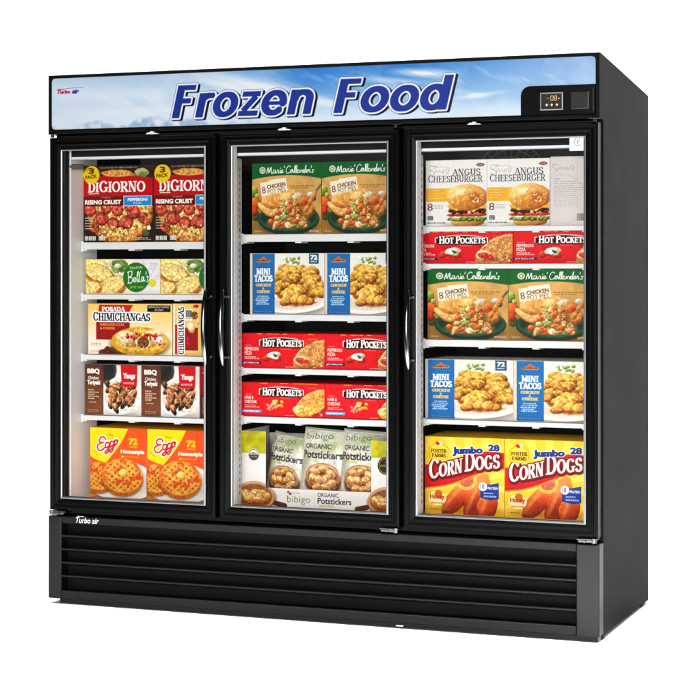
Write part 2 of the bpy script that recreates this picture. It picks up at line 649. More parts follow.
    def lines(s, x0, y0, x1, y1, n, c, fill=.5, seed=1, al=.8):
        """rows of print too small to read"""
        r = random.Random(seed)
        h = (y1 - y0) / n
        for i in range(n):
            x = x0
            end = x1 - (x1 - x0) * r.random() * .3
            while x < end:
                w = (x1 - x0) * r.uniform(.06, .18)
                m = ((s.X >= x) & (s.X <= min(x + w, end)) & (s.Y >= y0 + i * h) & (s.Y <= y0 + i * h + h * fill)).astype(float)
                s.put(m * al, c)
                x += w + (x1 - x0) * .03

    def rich(s, x, y, rx, ry, amt=.5, cell=9, edge=3.):
        """fine photographic texture inside an ellipse"""
        d = s.ed(x, y, rx, ry)[0]
        m = np.clip((1 - d) * edge, 0, 1)
        n = noise(s.ny, s.nx, cell, 3)
        n2 = noise(s.ny, s.nx, 3.2, 2)
        k = 1 + amt * ((n - .5) * 2.0 + (n2 - .5) * .9)
        g = np.clip(s.a, 0, 1) * np.clip(k, .25, 1.6)[..., None]
        s.a = np.clip(s.a * (1 - m[..., None]) + g * m[..., None], 0, 1)

    def grain(s, amt=.02, ink=1.2):
        s.a = np.clip(s.a + (noise(s.ny, s.nx, 3, 2)[..., None] - .5) * amt, 0, 1) ** ink
        return s


# ------------------------------------------------------------------ artwork of every carton
def art_pizza():
    a = Art(.296, .288, (64, 44, 36))
    a.mottle(np.ones_like(a.X), .5, 22)
    a.ell(.84, .10, .10, .055, (196, 190, 150), wob=.5)
    a.mottle(a.ell(.86, .12, .07, .04, (120, 140, 70), wob=.8), .5, 6)
    a.ell(.56, .59, .50, .48, (58, 30, 18), soft=10)
    m = a.ell(.54, .56, .475, .475, (190, 112, 46), wob=.05)
    a.mottle(m, .45, 12)
    a.mottle(m, .8, 9, (232, 178, 92), .56)
    m = a.ell(.535, .545, .40, .39, (226, 186, 112), wob=.10)
    a.mottle(m, .22, 10)
    a.mottle(m, .8, 12, (244, 226, 168), .55)
    a.mottle(m, .75, 14, (206, 96, 46), .62)
    r = random.Random(5)
    for (x, y, k) in ((.10, .57, .082), (.27, .685, .088), (.435, .755, .082), (.62, .735, .088), (.49, .575, .08), (.33, .555, .07), (.72, .60, .09), (.86, .68, .07), (.16, .80, .07), (.66, .52, .07)):
        a.ell(x + .008, y + .012, k * 1.03, k * 1.0, (112, 40, 24), soft=5)
        m = a.ell(x, y, k, k * .94, (186, 62, 46), wob=.10)
        m2 = a.ell(x, y + .004, k * .80, k * .76, (204, 92, 70), soft=8, wob=.1)
        a.mottle(m, .30, 7)
        a.mottle(m2, .5, 5, (226, 140, 112), .62)
        a.ell(x - k * .3, y - k * .35, k * .28, k * .16, (236, 168, 142), soft=7)
    # torn crust at the lower right
    for i in range(46):
        t = r.uniform(-.15, 2.75)
        x, y = .535 + .44 * math.cos(t), .56 + .44 * math.sin(t)
        a.lump(x, y, r.uniform(.025, .05), r.uniform(.02, .03), r.uniform(0, 180), (204, 130, 58), (242, 200, 124), (120, 60, 22))
    for i in range(50):
        x, y = r.uniform(.22, .72), r.uniform(.80, .93)
        a.lump(x, y, r.uniform(.012, .03), r.uniform(.010, .016), r.uniform(0, 180), (228, 186, 104), (250, 230, 170), (176, 104, 44))
    a.rich(.52, .62, .56, .46, .55, 8)
    # red banner
    a.poly([(0, .145)] + [(k / 24, .145 + .04 * (2 * k / 24 - 1) ** 2 - .015) for k in range(25)] + [(1, .40), (0, .40)], (196, 22, 34))
    m = a.rect(0, .40, 1, .53, (122, 26, 26))
    a.mottle(m, .12, 12)
    a.ell(.5, .10, .22, .045, (222, 160, 78), wob=.5)
    a.mottle(a.ell(.5, .105, .20, .035, (238, 190, 110), wob=.6), .8, 6, (186, 98, 40), .52)
    a.text('ITALIAN STYLE PIZZA WITH PRESERVATIVE FREE CRUST', .24, .018, .78, .034, (228, 220, 206))
    a.letters('DIGIORNO', .075, .895, .345, .135, [(.015, (255, 252, 244), 0, 0)], T=.19, t_=.085, caps=[.92, .92, 1.08, 1, 1, 1, 1, 1])
    a.rect(.085, .362, .235, .370, (250, 244, 236))
    a.text('original', .27, .405, .40, .432, (244, 214, 180), shear=.2)
    a.text('RISING CRUST', .03, .448, .55, .508, (255, 250, 238), bold=.05)
    a.rect(.585, .40, .985, .532, (255, 255, 255))
    a.rect(.592, .407, .98, .526, (44, 150, 214))
    a.text('PEPPERONI', .645, .43, .925, .468, (255, 255, 255), bold=.04)
    a.text('PIZZA', .73, .482, .84, .505, (255, 255, 255))
    a.ell(.125, .115, .115, .115, (238, 208, 36))
    a.text('3', .085, .025, .165, .105, (120, 60, 20), bold=.05)
    a.text('PACK', .035, .115, .205, .165, (120, 60, 20), bold=.04, rot=6)
    for k in range(5):
        a.rect(.03, .68 + .035 * k, .03 + .10, .69 + .035 * k, (214, 196, 170))
    for x in (.03, .085, .14, .23, .275):
        a.rect(x, .925, x + .045, .98, (240, 236, 228))
        a.lines(x + .006, .935, x + .04, .975, 3, (60, 50, 46), seed=int(x * 100))
    a.lines(.70, .945, .98, .985, 2, (230, 226, 214), seed=9)
    a.ell(.945, .82, .028, .028, (246, 244, 232))
    a.ell(.90, .89, .05, .04, (88, 112, 60), wob=.8)
    return a.grain(.05), (150, 30, 30)


def bread(a, x, y, s, rot):
    m = a.ell(x + .01, y + .03, s * 1.02, s * .60, (122, 66, 20), rot, soft=10)
    m = a.ell(x, y + .025, s, s * .55, (206, 128, 44), rot, wob=.05)
    a.mottle(m, .5, 9)
    a.mottle(m, .6, 12, (176, 84, 24), .58)
    m = a.ell(x, y - .035, s * .95, s * .47, (244, 216, 138), rot, wob=.06)
    a.mottle(m, .5, 7, (250, 236, 190), .5)
    a.mottle(m, .7, 5, (196, 160, 84), .64)
    a.mottle(m, .8, 4, (92, 116, 44), .74)


def art_toast():
    a = Art(.312, .131, (246, 238, 214))
    a.put(np.clip(1 - a.X * 1.9, 0, 1), (250, 222, 130))
    m = a.ell(.45, .2, .12, .08, (120, 146, 74), wob=.9)
    a.mottle(m, .5, 8)
    a.lump(.44, .2, .05, .035, 0, (226, 232, 200), (250, 252, 240), (90, 120, 60))
    bread(a, .17, .42, .20, 16)
    bread(a, .34, .80, .21, -22)
    bread(a, .05, .86, .15, -10)
    a.rich(.2, .55, .34, .34, .25, 7)
    a.put(np.clip((a.X - .62) * 9, 0, 1), (238, 232, 236))
    r = random.Random(8)
    for i in range(26):
        a.ell(r.uniform(.64, 1), r.uniform(0, 1), r.uniform(.01, .035), r.uniform(.01, .03), (226, 212, 224), soft=8)
    a.ell(.685, .52, .178, .178, (56, 128, 56), wob=.03)
    a.ell(.685, .52, .168, .168, (44, 122, 48))
    a.text('MAMA', .60, .20, .77, .28, (214, 232, 190), rot=4)
    for pts in ([(.575, .36), (.585, .62), (.575, .70)], [(.57, .38), (.625, .34), (.62, .48), (.58, .52), (.635, .55), (.62, .68), (.575, .68)],
                [(.645, .62), (.675, .58), (.67, .52), (.65, .57), (.665, .66), (.695, .56), (.715, .36), (.70, .40), (.70, .62), (.715, .64), (.735, .40), (.745, .34), (.727, .45), (.728, .62), (.745, .64)],
                [(.79, .52), (.765, .51), (.755, .6), (.77, .64), (.785, .52), (.79, .63), (.805, .6)], [(.82, .36), (.815, .44)], [(.85, .5), (.83, .49), (.84, .56), (.845, .62), (.825, .64)]):
        a.curve(pts, .010, (246, 250, 238))
    a.text('garlic toast', .60, .755, .78, .86, (214, 214, 60), shear=.2)
    a.ell(.905, .68, .05, .05, (226, 214, 64))
    a.lines(.87, .10, .98, .30, 4, (190, 180, 190), seed=3)
    a.rect(0, .985, 1, 1, (230, 226, 214))
    return a.grain(.05), (236, 226, 196)


def burrito(a, x, y, k):
    a.ell(x, y + .05 * k, .34 * k, .15 * k, (120, 84, 20), 0, soft=14)
    m = a.ell(x, y, .34 * k, .155 * k, (214, 166, 50))
    a.ell(x, y - .03 * k, .31 * k, .12 * k, (226, 184, 78), soft=8)
    a.mottle(m, .2, 20)
    a.lump(x - .13 * k, y - .05 * k, .15 * k, .085 * k, 12, (226, 190, 128), (250, 232, 190), (170, 120, 60))
    a.lump(x - .15 * k, y - .01 * k, .085 * k, .06 * k, -10, (240, 220, 176), (252, 242, 216), (188, 140, 80))
    a.lump(x + .12 * k, y - .05 * k, .17 * k, .085 * k, -24, (236, 206, 150), (252, 240, 208), (176, 124, 66))
    m = a.ell(x + .035 * k, y + .015 * k, .085 * k, .075 * k, (232, 206, 150))
    m = a.ell(x + .04 * k, y + .018 * k, .07 * k, .062 * k, (124, 78, 44), wob=.15)
    a.mottle(m, .7, 6, (216, 170, 100), .55)
    a.mottle(m, .6, 5, (70, 36, 20), .6)
    r = random.Random(3)
    for i in range(34):
        a.lump(x + r.uniform(-.16, .24) * k, y - .11 * k + r.uniform(-.05, .05) * k, .018 * k, .014 * k, r.uniform(0, 180), (206, 36, 26), (244, 120, 96), (120, 10, 8))
    a.lump(x + .24 * k, y - .02 * k, .045 * k, .05 * k, 0, (238, 234, 232), (255, 255, 255), (196, 180, 180))
    for i in range(7):
        a.lump(x + (.18 + r.uniform(0, .12)) * k, y + r.uniform(-.02, .09) * k, .012 * k, .010 * k, 0, (208, 50, 36), (244, 130, 100), (140, 20, 10))


def art_chimi():
    a = Art(.352, .191, (244, 232, 214))
    a.put(np.clip(1.15 - a.Y * 1.7, 0, 1) * np.clip(1.2 - a.X * .5, 0, 1), (240, 206, 120))
    a.put(np.clip((a.X - .55) * 2, 0, 1) * np.clip((.55 - a.Y) * 3, 0, 1), (246, 214, 130))
    a.rect(.095, .30, .50, .71, (160, 26, 36))
    a.mottle(a.ell(.28, .98, .16, .07, (110, 54, 40), wob=.5), .5, 8)
    burrito(a, .62, .74, 1.0)
    a.rich(.62, .72, .34, .16, .4, 8)
    a.poly([(.13, .015), (.54, .015), (.485, .19), (.12, .19)], (206, 34, 40))
    a.letters('POSADA', .165, .44, .145, .085, [(.07, (30, 20, 20), .05, .05), (.03, (255, 255, 255), 0, 0)], T=.24, t_=.1)
    a.letters('CHIMICHANGAS', .055, .745, .335, .155, [(.16, (255, 255, 255), 0, 0), (.12, (255, 255, 255), .05, .05), (.012, (22, 18, 18), 0, 0)], T=.20, t_=.085, caps=[1.12] + [1] * 11)
    a.text('SHREDDED STEAK', .14, .385, .44, .435, (236, 170, 60), bold=.03)
    a.text('& CHEESE', .14, .46, .32, .505, (236, 170, 60), bold=.03)
    a.rect(.71, .02, .985, .15, (30, 24, 22))
    a.text('INDIVIDUALLY WRAPPED', .725, .04, .97, .075, (240, 232, 220), bold=.02)
    a.text('SIX COUNT', .80, .095, .90, .13, (240, 232, 220), bold=.02)
    for x in (.03, .06, .09, .13):
        a.rect(x, .77, x + .024, .84, (226, 214, 196))
        a.lines(x + .003, .785, x + .022, .83, 2, (120, 100, 90), seed=int(x * 300))
    a.text('NET WT 30 OZ (1.87 LB)', .03, .93, .20, .955, (60, 50, 46))
    return a.grain(.05), (236, 206, 130)


def art_chimi_end():
    a = Art(.121, .193, (240, 204, 122))
    a.rect(0, 0, .06, 1, (244, 232, 214))
    a.rect(.06, .40, .33, .97, (196, 34, 40))
    a.rect(.36, .46, .86, .90, (160, 28, 36))
    a.letters('CHIMICHANGAS', .06, .98, .375, .20, [(.16, (255, 255, 255), 0, 0), (.0, (22, 18, 18), 0, 0)], T=.22, t_=.11, vertical=True)
    a.rect(.42, .10, .66, .32, (250, 248, 244))
    for k in range(12):
        a.rect(.44 + k * .017, .12, .447 + k * .017 + (k % 3) * .004, .26, (30, 30, 30))
    a.lines(.44, .27, .64, .31, 1, (60, 60, 60))
    a.lump(.62, .46, .17, .12, 70, (240, 220, 176), (252, 242, 216), (188, 140, 80))
    a.lump(.64, .48, .11, .08, 70, (244, 226, 184), (252, 242, 216), (200, 150, 90))
    m = a.ell(.74, .22, .12, .12, (124, 78, 44), wob=.2)
    a.mottle(m, .7, 6, (216, 170, 100), .55)
    a.lump(.78, .04, .10, .05, 0, (206, 36, 26), (244, 120, 96), (120, 10, 8))
    a.lump(.86, .34, .05, .09, 0, (236, 210, 160), (252, 242, 216), (190, 140, 80))
    a.text('STEAK & CHEESE', .38, .70, .62, .73, (236, 170, 60), rot=90)
    a.rect(.90, 0, 1, 1, (228, 196, 120))
    return a.grain(.05), (196, 170, 110)


def art_teriyaki():
    a = Art(.239, .191, (232, 228, 222))
    a.mottle(np.ones_like(a.X), .08, 30)
    a.put(a.ell(.42, .14, .13, .20, (60, 58, 60), 20, soft=6) * 0, (0, 0, 0))
    a.ell(.42, .15, .14, .17, (72, 68, 68), 25, soft=5)
    a.ell(.40, .12, .12, .14, (48, 46, 48), 25, soft=5)
    a.ell(.80, .92, .16, .14, (212, 206, 198), soft=20)
    m = a.ell(.66, .60, .36, .30, (250, 248, 244), -20)
    m = a.ell(.66, .58, .32, .26, (226, 222, 214), -20, soft=10)
    a.mottle(a.ell(.84, .86, .1, .07, (236, 230, 214), wob=.6), .25, 4)
    r = random.Random(12)
    for i in range(26):
        x, y = r.uniform(.40, .92), r.uniform(.36, .56)
        a.lump(x, y, r.uniform(.03, .06), r.uniform(.02, .04), r.uniform(0, 180), (112, 66, 40), (188, 130, 86), (44, 22, 14))
    for i, (x, y, w, h, ro) in enumerate(((.60, .46, .12, .05, 20), (.74, .50, .13, .055, -30), (.53, .58, .13, .06, 50), (.86, .60, .11, .055, -60), (.68, .60, .14, .06, -42),
                                          (.50, .70, .13, .055, 60), (.60, .74, .15, .055, -66), (.73, .73, .14, .05, -56), (.83, .74, .10, .045, -50), (.46, .80, .07, .045, 80), (.55, .86, .10, .045, 60))):
        a.lump(x, y, w, h, ro, (124, 72, 42), (206, 142, 92), (40, 20, 12), rough=.5, cell=7, rim=.5)
        a.ell(x - .015, y - .02, w * .3, h * .14, (226, 176, 132), ro, soft=5)
    for i in range(40):
        x, y = r.uniform(.44, .88), r.uniform(.42, .86)
        a.ell(x, y, .006, .004, (240, 222, 186), r.uniform(0, 180))
    for i in range(14):
        x, y = r.uniform(.44, .88), r.uniform(.42, .82)
        a.ell(x, y, .014, .004, (84, 126, 56), r.uniform(0, 180))
    a.rich(.66, .62, .30, .27, .7, 7)
    m = a.rect(0, 0, .335, 1, (98, 58, 38))
    a.put(m * np.clip(a.Y * .7, 0, 1), (150, 92, 58))
    a.mottle(m, .10, 14)
    a.text('BBQ', .045, .085, .265, .20, (255, 250, 244), bold=.05, rot=0)
    a.text('Chicken', .06, .235, .25, .30, (255, 250, 244), bold=.02)
    a.text('Teriyaki', .045, .315, .275, .43, (255, 250, 244), bold=.05)
    for k, w in enumerate((.15, .20, .16, .21, .12)):
        a.lines(.06, .50 + k * .043, .06 + w, .53 + k * .043, 1, (234, 214, 196), fill=.8, seed=k)
    a.lines(.08, .745, .22, .765, 1, (220, 196, 176), fill=.8, seed=8)
    a.text('NET WT 20 OZ', .06, .90, .24, .925, (240, 228, 216))
    a.text('(1 LB 4 OZ)', .06, .94, .24, .965, (240, 228, 216))
    a.poly([(.64, 0), (.94, 0), (.93, .42), (.66, .44)], (198, 24, 36))
    a.text("Yangs", .68, .16, .90, .30, (255, 250, 246), bold=.05)
    a.text('BARBECUE', .69, .345, .88, .38, (252, 232, 226), bold=.02)
    a.rect(.0, .0, 1, .006, (70, 44, 30))
    return a.grain(.05), (96, 30, 30)


def art_teriyaki_side():
    a = Art(.10, .191, (150, 26, 36))
    a.rect(0, .55, 1, 1, (84, 46, 30))
    a.lines(.1, .6, .9, .95, 9, (196, 170, 150), seed=2)
    a.text("Yangs", .1, .12, .9, .26, (255, 250, 246), bold=.05)
    return a.grain(.05), (110, 30, 30)


def waffle(a, x, y, k, seed):
    d, u, v = a.ed(x, y + .045, k * 1.02, k * .80)
    a.put(np.clip((1.06 - d) * 9, 0, 1) * .6, (110, 58, 20))
    m = a.ell(x, y + .03, k, k * .78, (196, 112, 34), wob=.03)
    a.mottle(m, .3, 6)
    d, u, v = a.ed(x, y, k * .99, k * .74)
    m = a.put(np.clip((1 - d) * k * a.nx, 0, 1), (236, 176, 76))
    U, Vv = (u * .80 + v * .60), (-u * .60 + v * .80)
    gu, gv = (U * 4.2) % 1, (Vv * 4.0) % 1
    pit = np.clip((np.minimum(np.minimum(gu, 1 - gu), np.minimum(gv, 1 - gv)) - .16) * 9, 0, 1) * (d < .9)
    a.put(m * pit * .95, (188, 100, 26))
    low = np.clip((gv - .45) * 5, 0, 1) * pit
    a.put(m * low * .7, (236, 158, 60))
    top = np.clip((.38 - gv) * 6, 0, 1) * pit
    a.put(m * top * .9, (122, 54, 12))
    a.mottle(m, .20, 5)
    n = noise(a.ny, a.nx, 20, 2, seed)
    a.put(m * np.clip((n - .56) * 9, 0, 1) * .75, (206, 66, 22))
    a.put(m * np.clip((.36 - n) * 6, 0, 1) * .5, (250, 214, 130))
    a.put(m * np.clip((d - .88) * 8, 0, 1) * .6, (210, 138, 56))


def art_waffle():
    a = Art(.238, .262, (238, 90, 30))
    a.put(np.clip(a.X * 1.2 - .3, 0, 1) * .4, (226, 66, 30))
    m = a.ell(.60, .80, .60, .36, (214, 212, 214))
    a.rect(0, .90, 1, 1, (236, 156, 30))
    a.ell(.56, .79, .62, .32, (150, 120, 90), soft=14)
    a.ell(.56, .765, .62, .31, (244, 242, 240))
    a.ell(.56, .75, .56, .25, (218, 212, 206), soft=16)
    # yellow field with its curved lower edge
    a.put(np.clip((.47 + .0 * a.X - a.Y) * 60, 0, 1) * np.clip((a.X - .0) * 60, 0, 1), (238, 92, 30))
    y = np.where(a.X < .28, .40 + .11 * np.sqrt(np.clip(a.X / .28, 0, 1)), .51 - .51 * np.clip((a.X - .28) / .40, 0, 1) ** 1.1 * (1 - .12 * np.sin(np.clip((a.X - .28) / .40, 0, 1) * math.pi)))
    a.put(np.clip((y + .03 - a.Y) * 50, 0, 1), (232, 84, 26))
    a.put(np.clip((y - a.Y) * 90, 0, 1), (250, 214, 26))
    waffle(a, .14, .70, .30, 5)
    waffle(a, .575, .68, .365, 9)
    a.rich(.50, .70, .46, .34, .16, 6)
    a.lump(.59, .64, .075, .062, 0, (244, 208, 104), (254, 238, 170), (206, 146, 50), rough=.1)
    g = (206, 30, 40)
    for w, c in ((.056, (255, 255, 255)), (.026, g)):
        a.curve([(.275, .165), (.245, .13), (.185, .14), (.16, .19), (.20, .215), (.235, .21), (.18, .225), (.13, .26), (.14, .315), (.20, .325), (.255, .285)], w, c)
        a.curve([(.335, .215), (.29, .21), (.27, .26), (.295, .285), (.335, .25), (.345, .21), (.33, .32), (.295, .365), (.262, .355), (.30, .32), (.36, .27)], w, c)
        a.curve([(.415, .195), (.375, .19), (.352, .235), (.375, .265), (.415, .23), (.425, .19), (.41, .30), (.375, .345), (.342, .335), (.38, .30), (.44, .25)], w, c)
        a.curve([(.475, .165), (.442, .175), (.435, .22), (.462, .235), (.487, .20), (.478, .165), (.46, .18), (.50, .18)], w, c)
    a.text("Kellogg's", .31, .085, .43, .115, (120, 60, 40), shear=.2, rot=-6)
    a.text('72', .685, .135, .845, .235, (250, 200, 40), bold=.06)
    a.text('WAFFLES', .695, .25, .84, .272, (250, 210, 60), bold=.02)
    a.text('Homestyle', .545, .30, .965, .375, (255, 248, 236), bold=.05)
    a.text('flavorful & fluffy waffles', .60, .395, .87, .418, (250, 206, 60), bold=.01)
    a.ell(.575, .405, .018, .018, (250, 206, 60))
    a.curve([(.05, .33), (.10, .36), (.13, .40)], .006, (160, 60, 20))
    return a.grain(.04), (226, 150, 20)


def art_potpie():
    a = Art(.272, .258, (214, 172, 104))
    m = np.ones_like(a.X)
    a.put(np.clip((a.Y - .2) * 1.6, 0, 1) * .5, (190, 138, 76))
    a.mottle(m, .14, 40)
    a.put(np.clip(1 - a.X * 3, 0, 1) * np.clip((a.Y - .3) * 3, 0, 1) * .8, (150, 120, 56))
    for (x, y, k, c) in ((.05, .56, .07, (226, 100, 34)), (.02, .40, .06, (150, 170, 70)), (.05, .74, .06, (70, 100, 44)), (.03, .68, .05, (200, 60, 30)), (.07, .46, .03, (200, 190, 100))):
        a.lump(x, y, k, k * 1.2, 0, c)
    # fork
    a.curve([(1.0, .31), (.93, .40), (.90, .44)], .030, (110, 106, 102))
    a.lump(.865, .475, .075, .045, 42, (150, 148, 146), (236, 236, 236), (70, 66, 64), rough=.1)
    # bowl
    a.ell(.53, .87, .44, .17, (120, 84, 40), soft=22)
    a.ell(.53, .79, .445, .215, (26, 66, 46), wob=.01)
    a.ell(.53, .765, .43, .185, (54, 100, 74))
    a.ell(.53, .76, .405, .165, (28, 62, 44), soft=6)
    # pie crust
    a.ell(.50, .64, .40, .17, (150, 88, 36), 6, wob=.06, soft=6)
    m = a.ell(.50, .60, .385, .155, (206, 138, 66), 6, wob=.06)
    a.lump(.40, .50, .27, .135, -8, (230, 172, 94), (250, 214, 146), (168, 100, 40), rough=.35, cell=16)
    a.lump(.62, .52, .22, .10, 8, (222, 160, 84), (248, 208, 140), (160, 92, 38), rough=.3, cell=14)
    for i in range(17):
        t = i / 16
        x, y = .115 + .24 * t, .60 + .105 * math.sin(t * 2.2)
        a.lump(x, y, .030, .050, -25 + 50 * t, (226, 166, 88), (252, 220, 154), (150, 84, 32), rough=.15)
    for i in range(11):
        a.lump(.735 + .017 * i, .745 - .030 * i, .030, .055, 34, (216, 146, 74), (248, 206, 140), (146, 80, 30), rough=.15)
    # filling
    a.ell(.55, .72, .20, .17, (150, 96, 44), wob=.1, soft=6)
    a.ell(.53, .84, .30, .085, (164, 112, 54), wob=.12, soft=6)
    r = random.Random(21)
    pal = [((226, 96, 34), (252, 168, 100), (140, 44, 10)), ((236, 218, 188), (255, 248, 232), (170, 130, 84)), ((132, 158, 60), (196, 214, 118), (66, 86, 26)),
           ((206, 128, 66), (244, 190, 130), (120, 62, 24)), ((222, 184, 128), (250, 228, 190), (150, 100, 52))]
    for i in range(150):
        y = r.uniform(.54, .91)
        x = .55 + (r.random() - .5) * (.22 + .95 * max(0, y - .56))
        p = pal[(0, 3, 1, 2, 4, 3, 4)[i % 7]]
        k = r.uniform(.014, .032)
        a.lump(x, y, k * r.uniform(.8, 1.4), k * r.uniform(.45, .9), r.uniform(0, 180), *p, rough=.4, cell=5)
    for (x, y, k, p) in ((.56, .63, .044, 0), (.765, .54, .056, 0), (.27, .83, .042, 0), (.64, .82, .042, 0), (.66, .47, .062, 1), (.53, .88, .052, 1), (.49, .70, .036, 2), (.38, .70, .034, 0),
                         (.46, .78, .036, 2), (.60, .73, .036, 3), (.56, .51, .026, 2), (.73, .86, .042, 4), (.35, .85, .034, 4), (.62, .60, .03, 2), (.44, .86, .03, 0)):
        a.lump(x, y, k, k * .78, r.uniform(0, 180), *pal[p], rough=.4, cell=6)
    a.rich(.52, .68, .46, .32, .28, 7)
    # green top band
    b = .20 + .055 * (2 * a.X - 1) ** 2 - .03
    a.put(np.clip((b - a.Y) * a.ny * .5 + .5, 0, 1), (22, 104, 50))
    a.put(np.clip((b - a.Y) * a.ny * .5 + .5, 0, 1) * np.clip(.6 - a.Y * 3, 0, 1) * .4, (40, 130, 66))
    a.ell(.15, .095, .045, .045, (226, 232, 214))
    a.ell(.15, .095, .030, .030, (120, 140, 96))
    a.ell(.15, .095, .018, .018, (226, 220, 200))
    w = (255, 255, 250)
    cs = .0085
    a.curve([(.21, .14), (.235, .06), (.245, .13), (.275, .055), (.28, .135), (.30, .135)], cs * 1.3, w)
    a.curve([(.335, .095), (.31, .095), (.305, .13), (.325, .135), (.34, .10), (.342, .135), (.36, .13), (.37, .095), (.385, .10), (.385, .135), (.405, .13), (.412, .10), (.412, .135), (.435, .12), (.448, .10), (.43, .098), (.425, .135), (.46, .125)], cs, w)
    a.ell(.412, .07, .006, .006, w)
    a.curve([(.47, .04), (.465, .065)], cs, w)
    a.curve([(.56, .055), (.53, .04), (.495, .09), (.505, .14), (.54, .135), (.56, .115), (.59, .095), (.565, .095), (.558, .13), (.575, .135), (.595, .10), (.598, .135), (.62, .10), (.632, .04), (.618, .05), (.618, .135), (.64, .11), (.655, .04), (.64, .05), (.64, .135),
             (.66, .12), (.675, .10), (.658, .098), (.655, .135), (.69, .13), (.695, .10), (.70, .135), (.715, .10), (.73, .105), (.73, .135), (.75, .12), (.765, .10), (.745, .10), (.745, .135), (.765, .13), (.785, .04), (.775, .06), (.772, .135), (.795, .12), (.81, .10), (.793, .10), (.79, .135), (.82, .12), (.825, .095), (.84, .10), (.835, .135), (.85, .13)], cs, w)
    a.curve([(.862, .045), (.857, .07)], cs, w)
    a.curve([(.895, .10), (.875, .10), (.885, .12), (.88, .14), (.86, .135)], cs, w)
    # white card
    a.poly([(.115, .275), (.24, .255), (.245, .235), (.49, .205), (.515, .385), (.135, .465)], (246, 236, 214))
    a.text('8', .14, .33, .195, .425, (120, 70, 40), bold=-.0, rot=8)
    a.text('CHICKEN', .215, .285, .485, .345, (112, 62, 34), bold=.03, rot=9)
    a.text('POT PIES', .225, .355, .485, .415, (120, 72, 44), rot=9)
    a.lines(.54, .315, .93, .335, 1, (150, 100, 50), fill=.8, seed=4, al=.6)
    a.lines(.56, .345, .90, .362, 1, (150, 100, 50), fill=.8, seed=6, al=.6)
    a.text('KEEP FROZEN', .04, .955, .14, .972, (250, 236, 200))
    a.text('NET WT 64 OZ', .83, .95, .97, .975, (255, 250, 236), bold=.02)
    return a.grain(.05), (20, 84, 42)


def art_taco():
    a = Art(.291, .221, (238, 235, 228))
    a.put(np.clip(a.X - .3, 0, 1) * .25, (214, 208, 200))
    a.ell(.62, .84, .42, .135, (150, 140, 130), soft=22)
    a.ell(.62, .80, .44, .14, (250, 248, 244), -4)
    a.ell(.62, .785, .40, .11, (222, 214, 200), -4, soft=10)
    r = random.Random(31)
    a.ell(.56, .13, .13, .05, (230, 232, 220))
    for i in range(18):
        a.lump(.56 + r.uniform(-.10, .10), .12 + r.uniform(-.05, .04), .024, .018, r.uniform(0, 180), *(((150, 172, 84), (214, 224, 150), (80, 104, 40)) if i % 3 else ((240, 240, 224), (255, 255, 255), (190, 190, 160))))
    a.ell(.64, .56, .30, .235, (176, 110, 40), soft=8, wob=.1)
    P = []
    for i in range(80):
        y = r.uniform(.24, .80)
        hw = .34 * math.sin(math.pi * (y - .10) / .95) ** .8
        P.append((y, .645 + r.uniform(-1, 1) * hw))
    for y, x in sorted(P):
        ro = r.uniform(-50, 50)
        k = r.uniform(.060, .085)
        a.lump(x, y, k, k * .66, ro, (206, 148, 54), (246, 210, 116), (116, 62, 16), rough=.45, cell=7, rim=.5)
        a.ell(x + .2 * k, y + .46 * k, k * .75, k * .10, (130, 66, 20), ro, soft=4)
        if r.random() < .4:
            a.ell(x + .3 * k, y + .5 * k, k * .35, k * .10, (176, 62, 28), ro, soft=3)
    for x in (.50, .62, .72):
        a.lump(x, .76, .058, .066, 80, (226, 174, 80), (250, 220, 140), (150, 84, 30))
        a.ell(x, .835, .030, .014, (156, 60, 34), soft=4)
    a.rich(.64, .56, .40, .30, .28, 7)
    a.rect(0, 0, .035, 1, (226, 214, 190))
    m = a.rect(.03, 0, .335, 1, (40, 118, 178))
    a.put(m * np.clip(a.Y - .3, 0, 1) * .5, (26, 96, 160))
    a.poly([(.07, .115), (.14, .09), (.18, .045), (.22, .09), (.29, .115), (.26, .145), (.10, .145)], (206, 138, 60))
    a.ell(.18, .10, .025, .025, (220, 90, 40))
    a.lines(.085, .105, .275, .13, 1, (80, 40, 16), fill=.9, seed=3)
    a.letters('MINI', .085, .275, .345, .098, [(.02, (255, 255, 252), 0, 0)], T=.21, t_=.13)
    a.letters('TACOS', .055, .305, .465, .105, [(.02, (255, 255, 252), 0, 0)], T=.22, t_=.13)
    a.letters('CHICKEN', .075, .285, .545, .045, [(.04, (232, 206, 120), 0, 0)], T=.24, t_=.15)
    a.text('&', .165, .56, .195, .60, (232, 206, 120), bold=.03)
    a.letters('CHEESE', .09, .27, .655, .045, [(.04, (232, 206, 120), 0, 0)], T=.24, t_=.15)
    for k, w in enumerate((.16, .19, .21, .17, .20)):
        a.lines(.18 - w / 2, .70 + k * .032, .18 + w / 2, .722 + k * .032, 1, (214, 230, 240), fill=.8, seed=k + 3)
    a.text('NET WT 36.8 OZ (2.3 LB)', .06, .955, .30, .972, (226, 236, 244))
    a.rect(.80, .0, .93, .17, (40, 92, 124))
    a.text('72', .818, .025, .912, .105, (244, 248, 250), bold=.05)
    a.lines(.82, .125, .91, .145, 1, (220, 230, 236), fill=.9)
    return a.grain(.045), (230, 226, 216)


